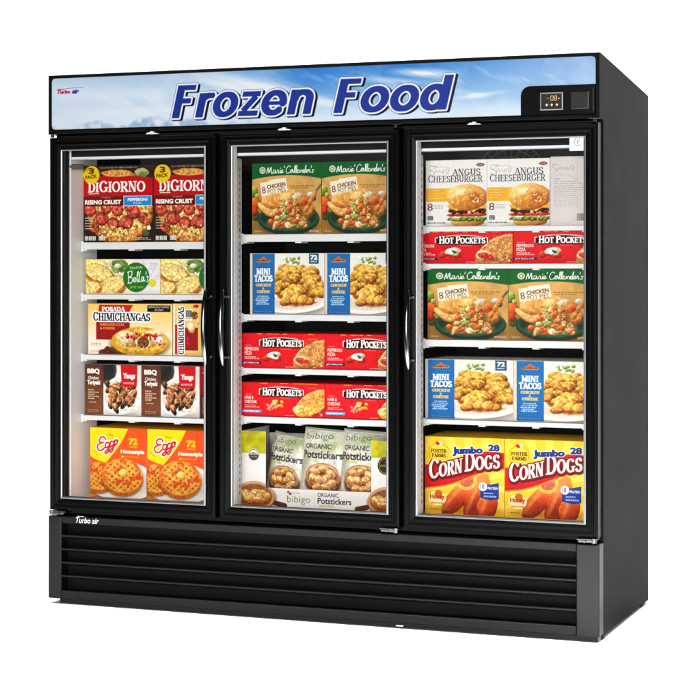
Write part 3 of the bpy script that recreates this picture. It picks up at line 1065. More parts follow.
def art_pocket(kind, wm, hm):
    a = Art(wm, hm, (214, 26, 36))
    a.put(np.clip(1 - a.Y, 0, 1) * .25, (236, 50, 50))
    if kind == 'pep':
        a.put(np.clip((a.X - .70) * 9, 0, 1) * np.clip((a.Y - .12) * 20, 0, 1) * .5, (190, 110, 60))
        m = a.ell(.84, .66, .235, .135, (204, 146, 84), -30, wob=.05)
    body = (214, 154, 90) if kind == 'pep' else (226, 166, 84)
    a.lump(.86, .60, .24, .125, -28, body, (244, 208, 150), (150, 84, 34), rough=.5, cell=9, rim=.75)
    a.lump(.93, .42, .15, .09, -20, body, (244, 208, 150), (150, 84, 34), rough=.5, cell=8, rim=.75)
    m = a.ell(.86, .60, .22, .11, body, -28) * 0
    r = random.Random(17 if kind == 'pep' else 18)
    for i in range(70):
        x, y = r.uniform(.72, .99), r.uniform(.25, .9)
        a.ell(x, y, .006, .004, (150, 90, 40) if i % 2 else (250, 222, 170), r.uniform(0, 180))
    if kind == 'pep':
        a.lump(.735, .80, .115, .055, 12, (232, 196, 140), (250, 230, 190), (170, 110, 60))
        m = a.ell(.735, .79, .09, .038, (206, 60, 40), 14, wob=.2)
        a.mottle(m, .8, 5, (246, 216, 170), .6)
        for x, y in ((.69, .77), (.73, .81), (.775, .82)):
            a.ell(x, y, .024, .015, (176, 34, 26), 10)
            a.ell(x - .004, y - .01, .012, .006, (226, 110, 90), 10, soft=3)
        # mozzarella, tomato, pepperoni
        a.lump(.30, .72, .05, .032, -20, (196, 60, 34), (236, 120, 80), (120, 20, 10))
        a.lump(.43, .74, .05, .03, 20, (190, 44, 30), (230, 110, 80), (120, 20, 10))
        a.lump(.39, .62, .085, .035, -6, (240, 232, 214), (255, 252, 246), (190, 160, 130), rough=.12)
        a.lump(.40, .69, .05, .022, 10, (244, 238, 222), (255, 252, 246), (196, 170, 140), rough=.12)
        for x, y in ((.395, .62), (.42, .645), (.405, .66)):
            a.ell(x, y, .018, .008, (66, 92, 44), 30)
        t2, flag = ('PEPPERONI', 'PIZZA'), ((48, 40, 104), 'garlic buttery crust')
    else:
        a.lump(.72, .84, .10, .06, 20, (240, 206, 120), (252, 232, 170), (190, 120, 50))
        for i in range(12):
            a.lump(.74 + r.uniform(-.07, .10), .80 + r.uniform(-.10, .08), .03, .016, r.uniform(-40, 40), (246, 206, 96), (254, 236, 160), (206, 140, 40))
        for i in range(14):
            a.lump(.43 + r.uniform(-.07, .07), .62 + r.uniform(-.09, .09), .022, .016, r.uniform(0, 180), (240, 196, 90), (252, 230, 160), (190, 130, 40))
        for i in range(9):
            a.lump(.36 + r.uniform(-.07, .07), .74 + r.uniform(-.08, .08), .020, .014, r.uniform(0, 180), (236, 150, 130), (252, 206, 190), (180, 80, 70))
        t2, flag = ('HAM &', 'CHEDDAR'), ((92, 176, 220), 'crispy buttery crust')
    a.rich(.86, .6, .30, .20, .36, 6)
    a.rich(.38, .67, .14, .09, .3, 6)
    # title plate: black ground with a thin white rule over it
    a.put(a.ell(.4, .2, .01, .01, (0, 0, 0)) * 0, (0, 0, 0))
    cr = lambda x: .035 * ((x - .48) / .25) ** 2 * 2
    x0, x1 = .225, .735
    for grow, c in ((.018, (250, 244, 236)), (.008, (112, 16, 20)), (0, (46, 18, 16))):
        top, bot = .14 + cr(a.X) - grow * 2.2, .375 - cr(a.X) * .2 + grow * 2.2 * (0 if c[0] > 200 else 1)
        kx = np.clip((a.X - x0 + grow) * a.nx, 0, 1) * np.clip((x1 + grow - a.X) * a.nx, 0, 1)
        a.put(kx * np.clip((a.Y - top) * a.ny, 0, 1) * np.clip((bot - a.Y) * a.ny, 0, 1), c)
    a.rect(.235, .36, .50, .42, (214, 26, 36))
    a.letters('HOT POCKETS', .25, .725, .375, .195, [(.17, (44, 16, 16), .0, .03), (.13, (60, 20, 18), 0, 0), (.025, (255, 252, 246), 0, 0)], T=.22, t_=.11,
              caps=[1.18, .95, .95, 1, 1.18, .95, .95, .95, .95, .95, .95], arch=.0)
    a.text('BRAND SANDWICHES', .47, .435, .60, .462, (250, 230, 220))
    a.lines(.80, .12, .92, .17, 2, (250, 180, 150), seed=5, al=.5)
    a.text('TWO PACK', .035, .33, .115, .37, (255, 240, 232))
    a.text(t2[0], .03, .40, .20 if kind == 'pep' else .14, .50, (255, 246, 240), bold=.02)
    a.text(t2[1], .03, .525, .12 if kind == 'pep' else .18, .625, (255, 246, 240), bold=.02)
    for k in range(2):
        a.lines(.03, .67 + .05 * k, .22, .705 + .05 * k, 1, (255, 220, 210), fill=.8, seed=k + 2)
    a.rect(0, .82, .235, .90, flag[0])
    a.text(flag[1], .015, .83, .205, .895, (255, 255, 255), bold=.03)
    a.lines(.53, .955, .64, .98, 1, (250, 210, 200), fill=.9, seed=4)
    a.ell(.965, .92, .012, .012, (240, 220, 200))
    for i in range(9):
        x = r.uniform(.05, .9)
        a.rect(x, 0, x + r.uniform(.02, .07), .018, (236, 190, 60))
    return a.grain(.04), (196, 30, 34)


def burger(a, x, y, k):
    a.ell(x, y + .40 * k, .36 * k, .06 * k, (150, 140, 130), soft=18)
    a.lump(x, y + .30 * k, .34 * k, .10 * k, 0, (222, 160, 86), (246, 210, 146), (150, 88, 36), rough=.15)
    r = random.Random(41)
    for i in range(22):
        a.lump(x + (-.36 + .72 * i / 21) * k, y + (.235 + r.uniform(-.01, .035)) * k, .055 * k, .030 * k, r.uniform(-30, 30), (104, 130, 44), (190, 206, 100), (44, 60, 20))
    for i in range(6):
        a.lump(x + (-.30 + .60 * i / 5) * k, y + .165 * k, .12 * k, .032 * k, r.uniform(-6, 6), (206, 44, 38), (246, 130, 110), (130, 16, 16))
    for i in range(40):
        a.lump(x + r.uniform(-.36, .36) * k, y + r.uniform(.03, .12) * k, .055 * k, .036 * k, r.uniform(0, 180), (96, 54, 32), (160, 104, 66), (40, 18, 10))
    a.poly([(x - .40 * k, y - .02 * k * 1.1), (x + .40 * k, y - .02 * k), (x + .42 * k, y + .05 * k), (x + .24 * k, y + .045 * k), (x + .12 * k, y + .12 * k), (x - .02 * k, y + .05 * k), (x - .22 * k, y + .09 * k), (x - .40 * k, y + .03 * k)], (240, 186, 60))
    a.lump(x, y - .17 * k, .42 * k, .26 * k, 0, (226, 160, 76), (252, 222, 150), (176, 100, 36), rough=.16, cell=16, rim=.72)
    a.ell(x + .16 * k, y - .14 * k, .12 * k, .10 * k, (206, 112, 48), soft=10)
    for i in range(16):
        a.ell(x + .16 * k + r.uniform(-.1, .1) * k, y - .14 * k + r.uniform(-.08, .08) * k, .028 * k, .010 * k, (250, 226, 170) if i % 2 else (176, 84, 34), r.uniform(0, 180))
    for i in range(60):
        a.ell(x + r.uniform(-.36, .36) * k, y + r.uniform(-.36, -.04) * k, .010 * k, .006 * k, (250, 232, 186), r.uniform(0, 180))
    a.ell(x - .14 * k, y - .28 * k, .12 * k, .05 * k, (252, 236, 190), -20, soft=12)


def art_burger():
    a = Art(.224, .232, (238, 236, 232))
    a.put(np.clip(a.Y - .2, 0, 1) * .12, (214, 206, 196))
    sc = (158, 154, 154)
    a.curve([(.16, .10), (.08, .08), (.05, .13), (.11, .165), (.16, .19), (.10, .23), (.05, .20)], .006, sc)
    a.curve([(.13, .20), (.18, .14), (.20, .19), (.23, .15), (.26, .19), (.29, .14), (.285, .20), (.32, .16), (.36, .13), (.385, .16), (.36, .20), (.33, .17)], .005, sc)
    a.curve([(.06, .16), (.20, .10), (.36, .105), (.39, .14), (.34, .20)], .0035, sc)
    a.text('michael', .12, .075, .19, .10, (150, 146, 146), shear=.3)
    ink = (66, 68, 80)
    a.letters('ANGUS', .44, .905, .232, .098, [(.0, ink, 0, 0)], T=.165, t_=.07)
    a.letters('CHEESEBURGER', .035, .935, .333, .098, [(.0, ink, 0, 0)], T=.16, t_=.07, caps=[1.1] + [1] * 11)
    a.ell(.90, .075, .065, .028, (150, 60, 70))
    a.text('USDA BEEF', .855, .06, .945, .09, (240, 226, 226))
    m = a.rect(.0, .425, .62, .63, (240, 190, 60))
    a.put(m * np.clip(1 - abs(a.X - .1) * 2.2, 0, 1) * .6, (232, 168, 36))
    a.put(m * np.clip((a.X - .30) * 4, 0, 1), (240, 236, 230))
    for k in range(4):
        a.lines(.03, .45 + .04 * k, .30, .47 + .04 * k, 1, (236, 214, 150), fill=.8, seed=k)
    burger(a, .685, .70, .80)
    a.rich(.685, .70, .38, .34, .22, 7)
    a.text('8', .025, .655, .115, .765, (150, 40, 60), shear=.0)
    a.lines(.13, .675, .30, .75, 3, (160, 156, 160), seed=3, al=.6)
    a.rect(.03, .845, .12, .91, (90, 90, 92))
    a.lines(.04, .855, .115, .905, 3, (220, 220, 220), seed=4)
    a.lines(.02, .945, .36, .965, 1, (120, 116, 116), seed=8, fill=.9)
    return a.grain(.03), (226, 222, 216)


def art_burger_back():
    a = Art(.140, .236, (222, 214, 212))
    d = a.ell(.3, .62, .62, .62, (216, 207, 205))
    a.ell(.28, .62, .585, .585, (222, 214, 212))
    sc = (150, 142, 142)
    a.curve([(.16, .12), (.08, .11), (.06, .15), (.14, .175), (.16, .205), (.09, .225)], .010, sc)
    a.curve([(.18, .20), (.25, .15), (.28, .19), (.33, .155), (.37, .19), (.42, .15), (.43, .20), (.48, .16), (.55, .135), (.60, .16), (.56, .20), (.52, .175)], .009, sc)
    a.text('ANGUS', .08, .315, .24, .335, (150, 140, 142))
    for k in range(13):
        a.lines(.08, .36 + k * .030, .88 - .1 * (k % 3 == 2), .372 + k * .030, 1, (168, 158, 160), fill=.8, seed=k, al=.65)
    a.rect(.66, .82, .86, .96, (232, 226, 224))
    for k in range(14):
        a.rect(.67 + k * .0135, .83, .674 + k * .0135 + .003 * (k % 3), .94, (70, 64, 66))
    a.rect(.90, .80, 1, 1, (120, 88, 50))
    return a.grain(.03), (212, 204, 202)


def art_corndog():
    a = Art(.290, .271, (240, 204, 66))
    d, u, v = a.ed(.55, .60, .5, .5)
    ang = np.arctan2(v, u)
    a.put(np.clip(np.sin(ang * 15) * 3, 0, 1) * np.clip(.9 - d * .35, 0, .5), (252, 238, 140))
    a.put(np.clip(d - .9, 0, 1) * .5, (240, 186, 30))
    # corn dogs
    a.ell(.50, .95, .40, .05, (190, 130, 20), soft=22)
    for (x, y, rx, ry, ro) in ((.40, .80, .27, .115, -50), (.66, .76, .30, .135, -66), (.79, .88, .17, .125, -70)):
        a.lump(x, y, rx, ry, ro, (204, 78, 26), (242, 144, 72), (120, 32, 8), rough=.18, cell=7, rim=.74)
        a.ell(x - .03, y - .05, rx * .6, ry * .14, (236, 156, 92), ro, soft=12)
    a.rich(.56, .78, .36, .26, .10, 6)
    m = a.ell(.525, .545, .135, .125, (232, 186, 84), wob=.06)
    a.mottle(m, .5, 5, (250, 224, 140), .5)
    a.mottle(m, .6, 5, (200, 130, 50), .62)
    a.ell(.525, .545, .092, .085, (180, 96, 70))
    m = a.ell(.525, .545, .084, .078, (200, 104, 84))
    a.mottle(m, .5, 4, (240, 170, 150), .56)
    a.mottle(m, .4, 4, (176, 84, 70), .6)
    # red wave
    x = a.X
    top = .325 + .13 * (.5 - .5 * np.cos(np.clip((.55 - x) / .55, 0, 1) * math.pi)) * .0 + .02 * np.cos(x * 6.3) - .12 * np.clip(x - .2, 0, 1)
    bot = .62 - .30 * np.clip((x - .05) / .85, 0, 1) ** .75 + .06 * np.sin(x * 5.5)
    bot = .665 - .27 * x + .03 * np.sin(x * 6)
    top = .36 - .20 * np.clip((x) / .9, 0, 1) ** 1.2 + .035 * np.sin(x * 7)
    a.put(np.clip((a.Y - top) * a.ny, 0, 1) * np.clip((bot + .02 - a.Y) * a.ny, 0, 1), (236, 150, 30))
    a.put(np.clip((a.Y - top) * a.ny, 0, 1) * np.clip((bot - a.Y) * a.ny, 0, 1), (196, 22, 34))
    lay = [(.13, (104, 8, 16), .05, .06), (.085, (130, 10, 18), .0, .0), (.0, (255, 250, 240), 0, 0)]
    a.letters('CORN', .045, .475, .565, .20, lay, T=.21, t_=.12, caps=[1.3, .92, .92, .92], slope=-.115)
    a.letters('DOGS', .50, .945, .44, .20, lay, T=.21, t_=.12, caps=[1.2, .92, .92, .92], slope=-.06)
    a.text('Jumbo', .345, .115, .735, .235, (24, 60, 136), bold=.07, rot=3, outline=.06)
    a.text('28', .80, .075, .945, .165, (24, 60, 136), bold=.06, outline=.05)
    a.text('COUNT', .84, .185, .93, .205, (24, 60, 136), bold=.02)
    # maker's badge
    a.poly([(.05, .14), (.11, .09), (.17, .05), (.22, .09), (.30, .14), (.29, .28), (.18, .31), (.06, .29)], (206, 160, 40))
    a.poly([(.06, .145), (.115, .10), (.17, .065), (.215, .10), (.29, .145), (.28, .275), (.18, .30), (.07, .28)], (250, 216, 70))
    a.ell(.185, .085, .028, .028, (250, 250, 246))
    a.ell(.16, .085, .030, .020, (206, 40, 36), 30)
    a.letters('FOSTER', .075, .275, .205, .045, [(.04, (96, 56, 20), 0, 0)], T=.2, t_=.09)
    a.letters('FARMS', .085, .265, .265, .045, [(.04, (96, 56, 20), 0, 0)], T=.2, t_=.09)
    # honey badge and blue flag
    a.ell(.155, .80, .115, .085, (252, 236, 180), wob=.08)
    a.ell(.17, .745, .05, .05, (206, 110, 40))
    a.text('Honey', .06, .745, .25, .83, (196, 60, 30), bold=.05)
    a.text('CRUNCHY FLAVOR', .07, .85, .235, .875, (180, 80, 30), bold=.02)
    a.poly([(.70, .57), (.80, .60), (.935, .57), (.935, .78), (.83, .80), (.70, .77)], (30, 68, 150))
    a.ell(.735, .625, .052, .052, (250, 250, 250))
    a.text('10', .705, .59, .75, .655, (30, 68, 150), bold=.03)
    a.text('PROTEIN', .795, .625, .92, .66, (250, 250, 255), bold=.03)
    for k in range(2):
        a.lines(.745, .70 + .04 * k, .915, .722 + .04 * k, 1, (200, 214, 240), fill=.8, seed=k)
    a.lines(.06, .935, .40, .955, 1, (150, 110, 30), seed=2, fill=.8)
    a.text('NET WT 74.7 OZ', .20, .955, .40, .975, (110, 80, 20))
    return a.grain(.035), (226, 178, 30)


def potsticker_bowl(a, x, y, k, seed, body=(196, 118, 66)):
    a.ell(x + .02 * k, y + .10 * k, .50 * k, .30 * k, (90, 60, 44), soft=12)
    a.ell(x, y + .07 * k, .50 * k, .34 * k, (126, 62, 36))
    a.ell(x, y, .50 * k, .34 * k, body)
    a.ell(x, y, .47 * k, .31 * k, (224, 196, 160), soft=4)
    a.ell(x, y + .01 * k, .45 * k, .29 * k, (150, 96, 56), soft=6)
    r = random.Random(seed)
    for (dx, dy, ro) in ((-.22, -.08, 20), (.02, -.14, -10), (.24, -.06, 30), (-.28, .06, 60), (.12, .03, -20), (-.08, .05, 30), (.28, .10, -30), (-.12, .19, 0), (.12, .19, 15)):
        ro += r.uniform(-15, 15)
        a.lump(x + dx * k, y + (dy + .012) * k, .165 * k, .105 * k, ro, (120, 70, 30), (150, 90, 44), (70, 36, 14), rough=.1)
        a.lump(x + dx * k, y + dy * k, .158 * k, .098 * k, ro, (214, 156, 78), (246, 214, 144), (146, 80, 28), rough=.38, cell=6, rim=.55)
        c, q = math.cos(math.radians(ro)), math.sin(math.radians(ro))
        tr = lambda u, v: (x + (dx + u * c - v * q) * k, y + (dy + (u * q + v * c) * a.nx / a.ny) * k)
        for f in (-.10, -.06, -.02, .02, .06, .10):
            a.curve([tr(f * 1.1, -.085 + abs(f) * .35), tr(f * .9, -.05), tr(f * .7, -.015)], .010 * k, (156, 92, 36))
        a.curve([tr(-.13, -.01), tr(-.06, -.045), tr(.06, -.045), tr(.13, -.01)], .012 * k, (250, 226, 166))
        a.ell(*tr(.02, .045), .085 * k, .030 * k, (176, 98, 34), ro, soft=6)
        a.ell(*tr(-.05, -.02), .035 * k, .010 * k, (255, 246, 220), ro, soft=4)
    a.rich(x, y, .46 * k, .32 * k, .22, 6)


def art_tray(wm, hm, lw, rw, fh):
    """front of the display tray; lw, rw flap widths, fh front height as fractions. Returns art, keep mask"""
    a = Art(wm, hm, (236, 229, 226))
    keep = (a.X <= lw) | (a.X >= 1 - rw) | (a.Y >= 1 - fh)
    keep &= ~((a.X >= 1 - rw) & (a.Y < .07))
    for x0, x1, y0 in ((0, lw, 0), (1 - rw, 1, .07)):
        m = a.rect(x0, y0, x1, .30, (196, 190, 40))
        a.mottle(m, .25, 26)
        a.put(m * np.clip((a.Y - .22) * 4, 0, 1) * .4, (214, 206, 80))
    k = .5 * lw
    a.ell(k, .32, .036, .036, (246, 244, 240))
    a.ell(k, .32, .033, .033, (60, 54, 44))
    a.put(a.ell(k, .32, .029, .029, (244, 242, 236)) * 0, (0, 0, 0))
    m = ((a.ed(k, .32, .029, .029)[0] < 1) & (a.Y > .315)).astype(float)
    a.put(m, (84, 78, 56))
    a.text('USDA', k - .022, .285, k + .022, .310, (60, 54, 44), bold=.03)
    a.text('ORGANIC', k - .022, .335, k + .022, .352, (240, 238, 230))
    a.ell(.90, .40, .050, .050, (50, 38, 18))
    a.ell(.90, .40, .043, .043, (196, 166, 60))
    a.ell(.90, .40, .040, .040, (50, 38, 18))
    a.text('NON GMO', .868, .385, .932, .415, (226, 196, 90))
    # bowls printed on the corners
    for (x, s, kk) in ((.085, 3, .25), (.915, 4, .25)):
        a.curve([(x + (.13 if x < .5 else -.13), .955), (x + (.19 if x < .5 else -.19), .985)], .03, (96, 56, 34))
        potsticker_bowl(a, x, .87, kk, s, (206, 150, 104))
    a.ell(.297, .80, .008, .008, (220, 60, 60))
    a.ell(.31, .822, .009, .008, (90, 110, 160))
    a.text('cj bibigo', .322, .795, .372, .822, (150, 140, 140))
    a.text('bibigo', .29, .845, .435, .965, (112, 142, 66), bold=.0)
    a.rect(.462, .79, .464, .97, (200, 190, 188))
    a.text('ORGANIC', .48, .79, .612, .845, (60, 54, 56), bold=.01)
    a.text('Potstickers', .48, .858, .69, .938, (50, 44, 46), bold=.02)
    a.text('VEGETABLE', .485, .95, .585, .975, (178, 178, 60), bold=.03)
    return a.grain(.03), keep


def art_bag(dark=0):
    a = Art(.185, .262, ((214, 212, 198), (222, 219, 206))[dark])
    a.mottle(np.ones_like(a.X), .16, 22)
    a.mottle(np.ones_like(a.X), .5, 16, (236, 236, 232), .55)
    a.put(np.clip((.12 - a.Y) * 9, 0, 1) * .7, (196, 192, 182))
    a.ell(.70, .14 + .1 * dark, .34, .12, (176, 182, 140), -12, soft=34)
    a.ell(.12, .50, .10, .26, (188, 186, 168), 4, soft=20)
    a.ell(.92, .40, .07, .24, (244, 243, 236), -5, soft=14)
    a.text('bibigo', .12, .06, .72, .175, (104, 128, 84), bold=.0, rot=4)
    a.text('ORGANIC', .10, .215, .70, .285, (48, 44, 44), bold=.02, rot=2)
    a.text('Potstickers', .04, .31, .98, .42, (44, 40, 40), bold=.03, rot=2)
    a.text('VEGETABLE', .10, .435, .45, .47, (196, 186, 60), bold=.03)
    potsticker_bowl(a, .56, .67, .80, 7 + dark, (176, 106, 50))
    a.ell(.10, .93, .055, .055, (140, 170, 130))
    a.ell(.10, .93, .042, .042, (226, 232, 222))
    for (x, y, ro) in ((.95, .62, 60), (.86, .94, -30), (.3, .96, 5)):
        a.ell(x, y, .09, .014, (250, 250, 248), ro, soft=5)
    return a.grain(.05)


def art_header(wm, hm):
    a = Art(wm, hm, (150, 196, 236), res=.0014)
    X, Y = a.X, a.Y
    # printed picture: blue sky deepening to the right of centre, thin cloud, snowy ridge at lower left
    deep = np.exp(-((X - .66) / .34) ** 2)
    t = np.clip(1 - Y, 0, 1)
    base = rgb((206, 226, 246)) * (1 - deep[..., None]) + rgb((74, 142, 206)) * deep[..., None]
    low = rgb((226, 240, 250))
    k = (t ** .8)[..., None]
    a.a = low * (1 - k) + base * k
    a.put(np.clip((X - .80) * 6, 0, 1) * (.2 + .8 * t) * .75, (132, 172, 222))
    a.put(np.exp(-((X - .50) / .05) ** 2) * t * .6, (36, 116, 196))
    a.put(np.exp(-((X - .62) / .14) ** 2) * t ** 2 * .5, (40, 112, 190))
    n = noise(a.ny, a.nx, 180, 5, 3)
    n2 = np.zeros_like(n)
    sh = noise(a.ny, a.nx * 1, 60, 5, 8)
    for i in range(a.ny):
        n2[i] = np.roll(sh[int(i * .7) % a.ny], int(i * 2.6))
    a.put(np.clip((n - .50) * 3.2, 0, 1) * .55, (240, 246, 252))

    def cloud(x, y, rx, ry, s, rot=0, al=.9):
        dx, dy = (X - x), (Y - y) / 10.8
        c, q = math.cos(math.radians(rot)), math.sin(math.radians(rot))
        u, v = dx * c + dy * q, -dx * q + dy * c
        d = np.sqrt((u / rx) ** 2 + (v / ry) ** 2)
        a.put(np.clip(1.15 - d - .9 * (n2 - .4), 0, 1) ** 1.2 * al, (250, 252, 254))
    cloud(.42, .35, .16, .020, 1, 12)
    cloud(.47, .62, .20, .018, 2, 4, .8)
    cloud(.36, .30, .10, .008, 5, 14, .8)
    cloud(.71, .18, .075, .010, 3, 4, .95)
    cloud(.66, .30, .10, .008, 6, 6, .6)
    cloud(.80, .62, .06, .006, 4, -6, .8)
    cloud(.74, .50, .07, .007, 4, 8, .5)
    cloud(.12, .35, .20, .022, 7, 2, .5)
    cloud(.25, .70, .30, .016, 8, 0, .6)
    # crisp streaks of high cloud
    st_n = noise(a.ny, a.nx, 46, 5, 77)
    for i in range(a.ny):
        st_n[i] = np.roll(st_n[i], int(i * 1.6))
    a.put(np.clip((st_n - .53) * 5, 0, 1) * np.clip(1 - abs(Y - .45) * 2, 0, 1) * .45, (248, 251, 254))
    a.put(np.clip((Y - .72) * 3.5, 0, 1) * .75, (232, 242, 250))
    # ridge
    r = noise(a.ny, a.nx, 70, 5, 21)[0]
    ridge = .94 - .40 * (r - .34) * np.exp(-((X[0] - .20) / .16) ** 2) - .03
    m = np.clip((Y - ridge[None]) * 14, 0, 1) * np.exp(-((X - .2) / .2) ** 4)
    snow = noise(a.ny, a.nx, 26, 4, 5)
    a.put(m * .75, (196, 214, 234))
    a.put(m * np.clip((snow - .5) * 6, 0, 1) * .8, (244, 248, 252))
    a.put(m * np.clip((.47 - snow) * 7, 0, 1) * .55, (140, 170, 206))
    # lettering
    blue = (32, 54, 142)
    lay = [(.050, (20, 22, 34), .072, .040), (.058, (60, 74, 116), 0, 0), (.044, (248, 250, 255), 0, 0), (-.004, blue, 0, 0)]
    kw = dict(T=.245, t_=.165, serif=False, shear=.215)
    a.letters('Frozen', .235, .508, .855, .63, lay, **kw)
    a.letters('Food', .540, .7515, .855, .63, lay, **kw)
    # maker's mark
    red, b2 = (206, 40, 58), (52, 66, 160)
    a.text('Turbo', .011, .225, .038, .305, red, bold=.07, shear=.25)
    a.text('air', .041, .222, .056, .305, b2, bold=.07, shear=.25)
    a.rect(.011, .205, .026, .222, red)
    a.curve([(.026, .208), (.045, .195), (.064, .190)], .0008, red)
    return a


# ------------------------------------------------------------------ structure
W_, H_ = 2.08, 1.958
bd = MB()
prof = [(-2.6, 0.0), (2.9, 0.0)]
for i in range(1, 13):
    t = math.pi / 2 * i / 12
    prof.append((2.9 + 1.3 * math.sin(t), 1.3 - 1.3 * math.cos(t)))
prof.append((4.2, 6.5))
floor = MB().add([(-9, -2.6, 0), (12, -2.6, 0), (12, 2.9, 0), (-9, 2.9, 0)], [(0, 1, 2, 3)]).obj('floor', BOARD)
floor['kind'] = 'structure'
vs = [(x, y, z) for y, z in prof[1:] for x in (-9, 12)]
sweep = MB().add(vs, [(2 * i, 2 * i + 1, 2 * i + 3, 2 * i + 2) for i in range(len(prof) - 2)], True).obj('backdrop', BOARD)
sweep['kind'] = 'structure'


def tag(o, label, cat, group=None):
    o['label'] = label
    o['category'] = cat
    if group:
        o['group'] = group
    return o


# ------------------------------------------------------------------ the freezer
fz = bpy.data.objects.new('display_freezer', None)
COL.objects.link(fz)
fz.location = (W_ / 2, .4, 0)
tag(fz, 'black three door upright glass door freezer on white ground', 'freezer')
ORG = (-W_ / 2, -.4, 0)


def part(mb, name, m, parent=fz, label=None):
    o = mb.obj(name, m, parent)
    if parent is fz:
        o.location = ORG
    if label:
        o['label'] = label
    return o


ZB, ZS = .0197, .330
# outer skin: sides, back, top, floor pan
for x0, x1 in ((0.0, .022), (W_ - .022, W_)):
    s = MB().prism([(.062, ZB), (.80, .010), (.80, 1.883), (.036, 1.957), (.036, 1.738), (.062, 1.738)], x0, x1)
    part(s, 'side_panel', PAINT)
part(MB().box(.023, W_ - .023, .775, .799, .012, 1.880), 'back_panel', PAINT)
part(MB().prism([(.045, 1.930), (.774, 1.862), (.774, 1.880), (.045, 1.952)], .023, W_ - .023), 'top_panel', PAINT)
# liner, white, open to the front
L0, L1, YB = .062, W_ - .058, .60
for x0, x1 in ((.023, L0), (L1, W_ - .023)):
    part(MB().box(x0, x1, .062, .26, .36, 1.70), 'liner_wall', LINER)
    part(MB().box(x0, x1, .2605, .72, .36, 1.70), 'liner_wall_shade', GASKET)  # rear of the liner wall, coloured black to stand for its shade
part(MB().box(L0 + .001, L1 - .001, .062, .62, .345, .381), 'liner_floor', LINER)
part(MB().box(L0 + .001, L1 - .001, .062, .104, 1.648, 1.657), 'top_rail', LINER)
part(MB().box(L0 + .001, L1 - .001, .064, .104, 1.658, 1.72), 'top_gasket', GASKET)
part(MB().box(L0 + .001, L1 - .001, .105, .62, 1.705, 1.72), 'liner_ceiling', DARKM)
part(MB().box(L0 + .001, L1 - .001, .62, .66, 1.605, 1.72), 'evaporator_cover', DARKM)
part(MB().box(L0 + .001, L1 - .001, .622, .66, .345, 1.604), 'rear_wall_shade', GASKET)  # lower rear wall, shadow behind the boxes put in as black
# black front flange around the opening
part(MB().box(.0225, W_ - .0225, .056, .0615, 1.690, 1.736), 'front_flange', GASKET)
part(MB().box(.0225, W_ - .0225, .056, .0615, .331, .372), 'front_flange', GASKET)
for x in (.6875, 1.3845):
    m_ = MB().box(x - .033, x + .033, .062, .1500, .382, 1.643, .004)
    part(m_, 'mullion', LINER)
    part(MB().box(x - .034, x + .034, .0555, .0612, .373, 1.689), 'mullion_face', GASKET)
# shelf standards with slots on the right faces of the mullions and on the left wall
for x, y in ((.7212, .127), (1.4182, .127)):
    sd = MB()
    for i in range(49):
        z = .42 + i * .0245
        sd.box(x, x + .0008, y - .002, y + .002, z, z + .013)
    part(sd, 'shelf_standard', DARKM)
for x in (.6875, 1.3845):
    part(MB().box(x - .004, x + .004, .1505, .619, .382, 1.60), 'gap_shade_sheet', GASKET)  # added black sheet that makes the gaps beside the boxes look shaded
# fan guards above the top shelf
for cx in (1.66,):
    g = MB()
    for r in (.03, .055, .08, .105, .13):
        pts = [(cx + r * math.cos(k * math.pi / 24), .42 - .02 * (1 - r / .13), 1.565 + r * math.sin(k * math.pi / 24)) for k in range(49)]
        g.tube(pts, .0018, 6, cap=False)
    for k in range(24):
        a_ = k * math.pi / 12
        g.tube([(cx + .03 * math.cos(a_), .401, 1.565 + .03 * math.sin(a_)), (cx + .134 * math.cos(a_ + .25), .42, 1.565 + .134 * math.sin(a_ + .25))], .0015, 6)
    part(g, 'fan_guard', WIRE)

# header
hd = MB()
hz0, hz1 = 1.740, H_
px0, px1, pz0, pz1 = .014, 2.067, 1.7565, 1.9455
hd.frame(0, W_, hz0, hz1, [(0, .035), (0, .003), (.003, 0), (.0105, 0), (.0122, .004), (.0122, .035)])
hd.box(.0125, W_ - .0125, .012, .0355, hz0 + .0125, hz1 - .0125)
part(hd, 'header_box', PAINT)
wm, hm = px1 - px0, pz1 - pz0
hart = art_header(wm, hm)
hart.a = np.clip(hart.a, 0, 1) ** 1.15 * .735
# the panel: rounded corners and a step cut out for the controller
cxu, czu = (1.816 - px0) / wm, 1 - (1.852 - pz0) / hm
mx, mz = hart.X * wm, hart.Y * hm
rr = .010
kx, kz = np.minimum(mx, wm - mx), np.minimum(mz, hm - mz)
keep = ~((kx < rr) & (kz < rr) & ((rr - kx) ** 2 + (rr - kz) ** 2 > rr * rr))
q = .030
ix, iz = mx - (1.812 - px0), mz - czu * hm
cut = (ix > 0) & (iz > 0)
cut &= ~((ix < q) & (iz < q) & ((q - ix) ** 2 + (q - iz) ** 2 > q * q))
keep &= ~cut
sign = bpy.data.objects.new('sign_panel', grid_mesh('sign_panel', px0 + mx, np.full_like(mx, .0035), pz1 - mz, hart.a, SIGN, keep))
COL.objects.link(sign)
sign.parent, sign.location = fz, ORG
sign['label'] = 'pale blue sky picture panel reading Frozen Food'
# controller housing
ct = MB()
pts = [(1.8135, 1.7555), (1.8135, 1.822)] + [(1.8135 + .029 - .029 * math.cos(k * math.pi / 12), 1.822 + .029 * math.sin(k * math.pi / 12)) for k in range(1, 7)] + [(2.066, 1.851), (2.066, 1.7555)]
n = len(pts)
ct.add([(x, .0015, z) for x, z in pts] + [(x, .011, z) for x, z in pts], [tuple(range(n))] + [(i, (i + 1) % n, (i + 1) % n + n, i + n) for i in range(n)])
ctl = part(ct, 'controller', BLACK)


def sub(mb, name, m, parent, label=None):
    o = mb.obj(name, m, parent)
    if label:
        o['label'] = label
    return o


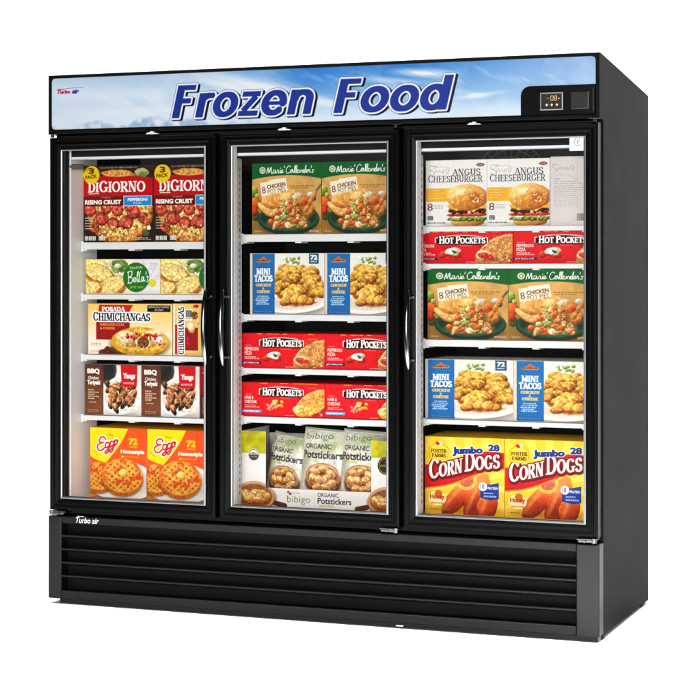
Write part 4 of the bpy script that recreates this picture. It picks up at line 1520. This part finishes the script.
dm = MB().frame(1.879, 1.9575, 1.7700, 1.8295, [(0, .001), (0, -.003), (.0015, -.0035), (.0035, -.0035), (.0045, -.001), (.0045, .001)])
sub(dm, 'display_bezel', SILVER, ctl)
sub(MB().box(1.8836, 1.9529, -.0005, .0012, 1.7746, 1.8249), 'display', GASKET, ctl)
dg = MB()


def seven(x, z, w, h, on):
    t = h * .10
    for k, (ax, az, bx, bz) in enumerate(((0, 1, 1, 1), (1, .5, 1, 1), (1, 0, 1, .5), (0, 0, 1, 0), (0, 0, 0, .5), (0, .5, 0, 1), (0, .5, 1, .5))):
        if k in on:
            X0, X1 = x + min(ax, bx) * w, x + max(ax, bx) * w
            Z0, Z1 = z + min(az, bz) * h, z + max(az, bz) * h
            if X0 == X1:
                dg.box(X0 - t / 2, X0 + t / 2, -.0012, -.0006, Z0 + t * .7, Z1 - t * .7)
            else:
                dg.box(X0 + t * .2, X1 - t * .2, -.0012, -.0006, Z0 - t / 2, Z0 + t / 2)


seven(1.902, 1.803, .006, .014, [6])
seven(1.9155, 1.803, .008, .015, [0, 1, 2, 3, 4, 5])
seven(1.9275, 1.803, .008, .015, [0, 1, 2, 3, 4, 5, 6])
dg.box(1.941, 1.945, -.0012, -.0006, 1.807, 1.811)
for x in (1.897, 1.914, 1.932):
    dg.add([(x, -.0008, 1.789), (x + .0045, -.0008, 1.7825), (x + .009, -.0008, 1.789), (x + .0045, -.0008, 1.7925)], [(0, 1, 2, 3)])
sub(dg, 'digit', DIGIT, ctl)
sub(MB().box(1.985, 2.0405, .0005, .0013, 1.7755, 1.828), 'switch_recess', GASKET, ctl)
sub(MB().box(2.0408, 2.0455, -.0004, .0014, 1.771, 1.829).box(1.985, 2.0407, -.0003, .0014, 1.7715, 1.7752), 'switch_trim', CHROME, ctl)
sub(MB().box(2.0585, 2.0605, -.0002, .0014, 1.764, 1.840), 'end_trim', CHROME, ctl)

# clips under the header
for x in (.434, .953, 1.651):
    c = MB()
    c.box(x - .024, x + .020, -.008, .012, 1.7295, 1.7325)
    c.box(x - .006, x + .006, -.012, .006, 1.7326, 1.7385)
    c.box(x - .018, x - .004, -.010, .004, 1.7326, 1.7352)
    part(c, 'door_stop', STOPM)

# doors
DOORS = ((.004, .6815), (.6955, 1.3785), (1.3925, 2.0745))
DZ0, DZ1 = .3475, 1.7265
FW = .0455
prof = [(0, .050), (0, .008), (.002, .003), (.006, 0), (.012, 0), (.0155, .004), (.020, .0045), (.0225, .0015), (.0265, .0015), (.0315, .0065), (.0415, .009), (FW, .011), (FW, .050)]
doors = []
for i, (x0, x1) in enumerate(DOORS):
    d = part(MB().frame(x0, x1, DZ0, DZ1, prof), 'door', BLACK)
    doors.append(d)
    tr = [(FW - .003, .0125), (FW - .003, .0095), (FW, .008), (FW + .0042, .0095), (FW + .0042, .0125)]
    sub(MB().frame(x0, x1, DZ0, DZ1, tr), 'inner_trim', SILVER, d)
    sub(MB().box(x0 + FW + .0004, x1 - FW - .0004, .016, .021, DZ0 + FW + .0004, DZ1 - FW - .0004), 'glass', GLASS, d)
    gk = [(FW - .006, .0505), (FW - .006, .024), (FW + .0015, .024), (FW + .0015, .0505)]
    sub(MB().frame(x0, x1, DZ0, DZ1, gk), 'gasket', GASKET, d)
    gw = .009 if i == 0 else .004
    sub(MB().box(x0 + FW + .0017, x0 + FW + gw, .0245, .0505, DZ0 + FW + .003, DZ1 - FW - .003), 'gasket', GASKET if i == 0 else LINER, d)
    hx = x1 - .0215 if i == 0 else x0 + .0315 if i == 1 else x0 + .0315
    h = MB()
    zs = np.linspace(.8975, 1.167, 25)
    path = [(hx - .0005, -.030 - .022 * math.sin(math.pi * (z - zs[0]) / (zs[-1] - zs[0])) ** .8, z) for z in zs]
    rad = [.0030 + .0062 * min(1, 4.5 * min(k, 24 - k) / 24) ** .5 for k in range(25)]
    h.tube(path, rad, 16, flat=1.0)
    for z in (.925, 1.1415):
        h.tube([(hx, .010, z), (hx, -.008, z), (hx, -.038, z)], [.0072, .0062, .0058], 14)
        h.tube([(hx, .004, z), (hx, -.003, z)], [.0105, .0098], 16)
    sub(h, 'handle', CHROME, d)
    # hinges: a plate with a pin below, a pin above
    right = i > 0
    bx = x1 - .012 if right else x0 + .012
    sg = -1 if right else 1
    hb = MB()
    a_, b_ = sorted((bx - sg * .010, bx + sg * .058))
    hb.box(a_, b_, -.006, .045, .3405, .3440, .001)
    a_, b_ = sorted((bx + sg * .004, bx + sg * .052))
    hb.box(a_, b_, -.010, .006, .3335, .3400, .0015)
    hb.tube([(bx, -.001, .331), (bx, -.001, .3468)], [.009, .009], 14)
    hb.tube([(bx + sg * .03, -.0095, .3370), (bx + sg * .03, -.0135, .3370)], [.0048, .0040], 10)
    part(hb, 'hinge', ZINC)
    ht = MB()
    ht.tube([(bx, .004, 1.7275), (bx, .004, 1.7385)], [.008, .006], 14)
    a_, b_ = sorted((bx - sg * .014, bx + sg * .016))
    ht.box(a_, b_, -.004, .03, 1.7385, 1.7398)
    part(ht, 'hinge_pin', ZINC)
# bracket behind the glass at the first door's upper corner
br = MB().box(.052, .108, .0635, .082, 1.612, 1.632, .002).box(.056, .100, .0615, .0634, 1.617, 1.627)
part(br, 'door_closer', mat('grey_plastic', (.09, .09, .09), .5))
# certification sticker
sa = Art(.055, .055, (190, 190, 193), res=.0007)
sa.curve([(.66, .26), (.54, .19), (.38, .24), (.32, .42), (.36, .60), (.50, .67), (.66, .62)], .035, (84, 84, 90))
sa.curve([(.50, .60), (.50, .36), (.62, .34)], .035, (84, 84, 90))
sa.curve([(.44, .47), (.66, .47)], .03, (84, 84, 90))
sx, sz = 1.9755, 1.6335
stk = bpy.data.objects.new('certification_sticker', grid_mesh('certification_sticker', sx + sa.X * .054, np.full_like(sa.X, .0150), sz + .054 - sa.Y * .054, sa.a, LABEL))
COL.objects.link(stk)
stk.parent = doors[2]

# lower grille
part(MB().box(0, .054, .001, .061, ZB, ZS - .004, .003), 'grille_post', POST)
part(MB().box(2.002, W_, .001, .061, ZB, ZS - .004, .003), 'grille_post', POST)
gr = MB()
gr.box(.0545, 2.0015, .003, .050, .300, ZS - .005, .002)
gr.box(.0545, 2.0015, .003, .050, ZB + .001, .0505, .002)
z0, z1, nS = .0515, .2995, 5
st_ = (z1 - z0) / nS
for k in range(nS):
    b = z0 + k * st_
    gr.prism([(.0042, b + .0075), (.0032, b + .0055), (.0032, b + .0015), (.0046, b), (.046, b - .013), (.047, b - .0105), (.0075, b + .0078)], .0545, 2.0015) if k else None
part(gr, 'grille', GRILLE)
part(MB().box(.0545, 2.0015, .0515, .0610, ZB + .001, ZS - .005), 'grille_back', PAINT)
part(MB().box(.046, 2.0735, .0085, .058, .004, ZB - .0005), 'kick_strip', GRILLE)
part(MB().box(.023, W_ - .023, .064, .774, ZB + .002, ZB + .010), 'base_pan', GASKET)
for x in (.050, W_ - .027):
    for y in (.082, .715):
        f = MB().box(x - .025, x + .025, y - .016, y + .020, .0005, .016, .003)
        f.tube([(x, y, .015), (x, y, ZB + .0025)], [.011, .011], 12)
        part(f, 'foot', GASKET)


def badge(text, x0, x1, z0, z1, y, shear, m, name):
    v, tri = font_tris(text, .015)
    v = np.stack([v[:, 0] + shear * v[:, 1], v[:, 1]], 1)
    lo, hi = v.min(0), v.max(0)
    v = (v - lo) / (hi - lo)
    me = MB().add([(x0 + a * (x1 - x0), y, z0 + b * (z1 - z0)) for a, b in v], [tuple(t) for t in tri])
    return me


bg = badge('Turbo air', .116, .212, .304, .325, .0008, .25, WHITEINK, 'logo')
bg.box(.122, .150, .0004, .0016, .3275, .3292)
part(bg, 'logo_badge', WHITEINK)

part(MB().box(1.365, 1.392, .0035, .0085, .008, .0125, .001), 'kick_clip', STOPM)

# shelves: three bays, four levels; lip at the front
BAYS = ((L0 + .002, .6535), (.7215, 1.3505), (1.4185, L1 - .002))
LEVELS = (((1.340, .0265), (1.145, .0185), (.918, .0185), (.690, .0175)), ((1.365, .0265), (1.075, .021), (.880, .0195), (.7045, .022)), ((1.388, .0175), (1.258, .0165), (.993, .0235), (.714, .0155)))
for (bx0, bx1), lv in zip(BAYS, LEVELS):
    for z, t in lv:
        s = MB()
        s.box(bx0, bx1, .1335, .1385, z - t, z + .0005, .0015)
        s.box(bx0, bx1, .139, .58, z - .008, z - .0005)
        for u in (.02, .36, .68, .97):
            xx = bx0 + u * (bx1 - bx0)
            s.box(xx - .012, xx + .012, .1345, .20, z - t - .005, z - t - .0002)
        s.box(bx0, bx0 + .012, .1315, .1334, z - t - .008, z + .004)
        s.box(bx1 - .012, bx1, .1315, .1334, z - t - .008, z + .004)
        part(s, 'shelf', SHELFM)


# ------------------------------------------------------------------ cartons
def carton(art, side, depth, crop=1.0, card=CARD):
    """mesh of a closed box, its printed front at y = 0, lower left front corner at the origin"""
    n = max(2, int(art.nx * crop))
    A = art.a[:, :n]
    w, h = art.wm * (n - 1) / (art.nx - 1), art.hm
    c = .0012
    X = c + (art.X[:, :n] / art.X[0, n - 1]) * (w - 2 * c)
    Z = h - c - art.Y[:, :n] * (h - 2 * c)
    O = np.zeros_like(X)
    f0 = [(c, 0, c), (w - c, 0, c), (w - c, 0, h - c), (c, 0, h - c)]
    f1 = [(0, c, 0), (w, c, 0), (w, c, h), (0, c, h)]
    f2 = [(0, depth, 0), (w, depth, 0), (w, depth, h), (0, depth, h)]
    ev = f0 + f1 + f1 + f2
    sc = rgb(side)
    mean = [A[-6:].mean((0, 1)), A[:, -6:].mean((0, 1)), A[:6].mean((0, 1)), A[:, :6].mean((0, 1))]
    ec = [A[-1, 0], A[-1, -1], A[0, -1], A[0, 0]] * 2 + [sc] * 8
    ef = []
    for i in range(4):
        j = (i + 1) % 4
        ef += [(i, 4 + i, 4 + j, j), (8 + i, 12 + i, 12 + j, 8 + j)]
    ef.append((12, 15, 14, 13))
    return grid_mesh('carton', X, O, Z, A, card, None, (ev, ef, ec))


ARTS = {}


def get(name, fn):
    if name not in ARTS:
        ARTS[name] = fn()
    return ARTS[name]


MESH = {}


def put(name, key, fn, x, z, label, group, cat, y=.155, depth=.24, crop=1., yaw=0.):
    mk = (key, crop, depth)
    if mk not in MESH:
        a, side = get(key, fn)
        MESH[mk] = carton(a, side, depth, crop)
    o = bpy.data.objects.new(name, MESH[mk])
    o.location = (x, y + random.uniform(0, .004), z)
    o.rotation_euler = (0, 0, math.radians(yaw))
    COL.objects.link(o)
    return tag(o, label, cat, group)


E = .0008
g = 'frozen pizza boxes'
put('pizza_box', 'pizza', art_pizza, .058, 1.3412, 'red pizza box fully in view on top shelf behind left door', g, 'pizza box', yaw=.3)
put('pizza_box', 'pizza', art_pizza, .3565, 1.3412, 'red pizza box on top left shelf, its right edge hidden by door frame', g, 'pizza box', yaw=-.2)
g = 'garlic toast boxes'
put('toast_box', 'toast', art_toast, .071, 1.1462, 'low garlic toast box whose round green badge shows whole', g, 'toast box')
put('toast_box', 'toast', art_toast, .3850, 1.1462, 'low garlic toast box with green badge half hidden by door frame', g, 'toast box', crop=.84)
put('chimichanga_box', 'chimi', art_chimi, .082, .9192, 'cream and red chimichanga box facing front, plate of food pictured', None, 'chimichanga box')
put('chimichanga_box', 'chimi_end', art_chimi_end, .4365, .9192, 'chimichanga box turned end on, its title running upwards', None, 'chimichanga box', depth=.30)
g = 'chicken teriyaki boxes'
put('teriyaki_box', 'teri', art_teriyaki, .065, .6912, 'brown barbecue chicken teriyaki box nearest the left wall', g, 'teriyaki box')
put('teriyaki_box', 'teri', art_teriyaki, .3055, .6912, 'brown barbecue chicken teriyaki box in the middle of its row', g, 'teriyaki box', yaw=.2)
put('teriyaki_box', 'teri_side', art_teriyaki_side, .5465, .6912, 'dark red teriyaki box turned sideways, only a sliver showing beside left door frame', g, 'teriyaki box')
g = 'waffle boxes'
put('waffle_box', 'waffle', art_waffle, .090, .3818, 'yellow and orange waffle box at bottom left near the white wall', g, 'waffle box', yaw=.2)
put('waffle_box', 'waffle', art_waffle, .3295, .3818, 'yellow and orange waffle box at bottom left touching the door frame side', g, 'waffle box')
g = 'chicken pot pie boxes'
put('pot_pie_box', 'pie', art_potpie, .757, 1.3662, 'green topped pot pie box at left on middle door top shelf', g, 'pot pie box')
put('pot_pie_box', 'pie', art_potpie, 1.0300, 1.3662, 'green topped pot pie box at right on middle door top shelf', g, 'pot pie box', yaw=-.3)
g = 'mini taco boxes'
put('taco_box', 'taco', art_taco, .749, 1.0762, 'blue and white mini taco box showing its 72 flag, behind middle door', g, 'taco box')
put('taco_box', 'taco', art_taco, 1.0415, 1.0762, 'blue and white mini taco box cut off by middle door frame', g, 'taco box')
g = 'red stuffed sandwich boxes'
fp = lambda: art_pocket('pep', .324, .126)
fh = lambda: art_pocket('ham', .324, .1225)
put('sandwich_box', 'pep', fp, .7225, .8812, 'long red pepperoni sandwich box showing whole behind middle door', g, 'sandwich box', y=.140)
put('sandwich_box', 'pep', fp, 1.0475, .8812, 'long red pepperoni sandwich box cut off by middle door frame', g, 'sandwich box', y=.140)
put('sandwich_box', 'ham', fh, .7225, .7062, 'long red ham and cheddar sandwich box showing whole', g, 'sandwich box', y=.140)
put('sandwich_box', 'ham', fh, 1.0475, .7062, 'long red ham and cheddar sandwich box cut off by door frame', g, 'sandwich box', y=.140)
g = 'cheeseburger boxes'
put('burger_box', 'burger', art_burger, 1.423, 1.3892, 'white cheeseburger box at left of right door top shelf', g, 'burger box')
put('burger_box', 'burger', art_burger, 1.6475, 1.3892, 'white cheeseburger box between another burger box and a plain one', g, 'burger box')
put('burger_box', 'burger_back', art_burger_back, 1.8725, 1.3892, 'pale cheeseburger box turned round with fine print and barcode', g, 'burger box')
g = 'red stuffed sandwich boxes'
fp3 = lambda: art_pocket('pep', .358, .112)
put('sandwich_box', 'pep3', fp3, 1.3815, 1.2592, 'red pepperoni sandwich box under the burgers, its left end hidden', g, 'sandwich box')
put('sandwich_box', 'pep3', fp3, 1.7410, 1.2592, 'red pepperoni sandwich box at right under the plain burger box', g, 'sandwich box', crop=.77)
g = 'chicken pot pie boxes'


def pie3():
    a, s = get('pie', art_potpie)
    import copy
    b = copy.copy(a)
    b.wm, b.hm = .295, .246
    return b, s


put('pot_pie_box', 'pie3', pie3, 1.429, .9942, 'green topped pot pie box at left behind right door', g, 'pot pie box')
put('pot_pie_box', 'pie3', pie3, 1.7250, .9942, 'green topped pot pie box at right behind right door', g, 'pot pie box', yaw=0, crop=.995)


def taco3():
    a, s = get('taco', art_taco)
    import copy
    b = copy.copy(a)
    b.wm, b.hm = .321, .209
    return b, s


g = 'mini taco boxes'
put('taco_box', 'taco3', taco3, 1.4205, .7152, 'blue and white mini taco box showing its 72 flag, behind right door', g, 'taco box')
put('taco_box', 'taco3', taco3, 1.7425, .7152, 'blue and white mini taco box cut off by right door frame', g, 'taco box', crop=.86)
g = 'corn dog boxes'
put('corn_dog_box', 'corn', art_corndog, 1.420, .3818, 'bright yellow corn dog box at lower left behind right door', g, 'corn dog box')
put('corn_dog_box', 'corn', art_corndog, 1.7115, .3818, 'bright yellow corn dog box at lower right behind right door', g, 'corn dog box', yaw=.3)

# tray of potsticker bags
TW, TH = .620, .270
tart, tkeep = art_tray(TW, TH, .155, .19, .245)
c = tart
X, Z = c.X * TW, TH - c.Y * TH
ev, ef = [], []


def slab(x0, x1, y0, y1, z0, z1):
    b = len(ev)
    ev.extend([(x, y, z) for z in (z0, z1) for y in (y0, y1) for x in (x0, x1)])
    ef.extend([tuple(b + i for i in f) for f in [(0, 2, 3, 1), (4, 5, 7, 6), (0, 1, 5, 4), (2, 6, 7, 3), (0, 4, 6, 2), (1, 3, 7, 5)]])


slab(0, TW, .0006, .0026, 0, TH * .244)
slab(0, .154 * TW, .0006, .0026, TH * .246, TH)
slab((1 - .189) * TW, TW, .0006, .0026, TH * .246, TH * .928)
slab(0, .002, .0032, .25, 0, TH)
slab(TW - .002, TW, .0032, .25, 0, TH * .92)
slab(.003, TW - .003, .25, .252, 0, TH * .9)
slab(.003, TW - .003, .0032, .249, 0, .002)
tm = grid_mesh('display_tray', X, np.zeros_like(X), Z, tart.a, CARD, tkeep, (ev, ef, [rgb((224, 216, 208))] * len(ev)))
o = bpy.data.objects.new('display_tray', tm)
o.location = (.7225, .140, .3818)
COL.objects.link(o)
tag(o, 'white cardboard display tray with lime corners holding potsticker bags', 'tray')


def bag(dark):
    a = get('bag%d' % dark, lambda: (art_bag(dark), None))[0]
    X, Y = a.X, a.Y
    w, h = a.wm, a.hm
    u = X * 2 - 1
    v = Y * 2 - 1
    th = .034 * np.clip(1 - u ** 4, 0, 1) ** .6 * np.clip(1 - v ** 6, 0, 1) ** .7
    cr = noise(a.ny, a.nx, 34, 3, 60 + dark) - .5
    cr2 = noise(a.ny, a.nx, 12, 2, 70 + dark) - .5
    y = -th + .012 * cr * np.clip(th / .02, 0, 1) + .0035 * cr2
    pinch = 1 - .05 * np.cos(v * 1.4) * 1
    Xw = w / 2 + u * w / 2 * (pinch + .02 * np.sin(v * 9 + dark))
    Zz = h - Y * h
    # crimped seals at top and bottom
    y += .0012 * np.sin(Y * h / .0016) * (Y < .05)
    back = .03 * np.clip(1 - u ** 4, 0, 1) ** .6 * np.clip(1 - v ** 6, 0, 1) ** .7
    ny, nx = X.shape
    st = 6
    bx, by, bz = Xw[::st, ::st], back[::st, ::st], Zz[::st, ::st]
    m, n = bx.shape
    ev = np.stack([bx, by, bz], -1).reshape(-1, 3).tolist()
    idx = np.arange(m * n).reshape(m, n)
    ef = np.stack([idx[1:, :-1], idx[:-1, :-1], idx[:-1, 1:], idx[1:, 1:]], -1).reshape(-1, 4).tolist()
    return grid_mesh('potsticker_bag', Xw, y, Zz, a.a, FILM, None, (ev, ef, [rgb((206, 204, 198))] * len(ev)), smooth=True)


bms = [bag(0), bag(1)]
for k, (x, y, z, sx_, rx, ry, rz, lab) in enumerate((
        (.772, .235, .408, .90, -5, 8, -8, 'grey foil potsticker bag leaning right behind lime tray corner'),
        (.925, .195, .412, 1.0, -4, 4, 2, 'silvery potsticker bag upright in middle of white tray'),
        (1.080, .195, .410, 1.0, -4, 3, -2, 'silvery potsticker bag at right of tray, partly behind its right corner'))):
    o = bpy.data.objects.new('potsticker_bag', bms[k % 2])
    o.location = (x, y, z)
    o.scale = (sx_ * .92, 1, .98 if k else .92)
    o.rotation_euler = (math.radians(rx), math.radians(ry), math.radians(rz))
    COL.objects.link(o)
    tag(o, lab, 'potsticker bag', 'potsticker bags')
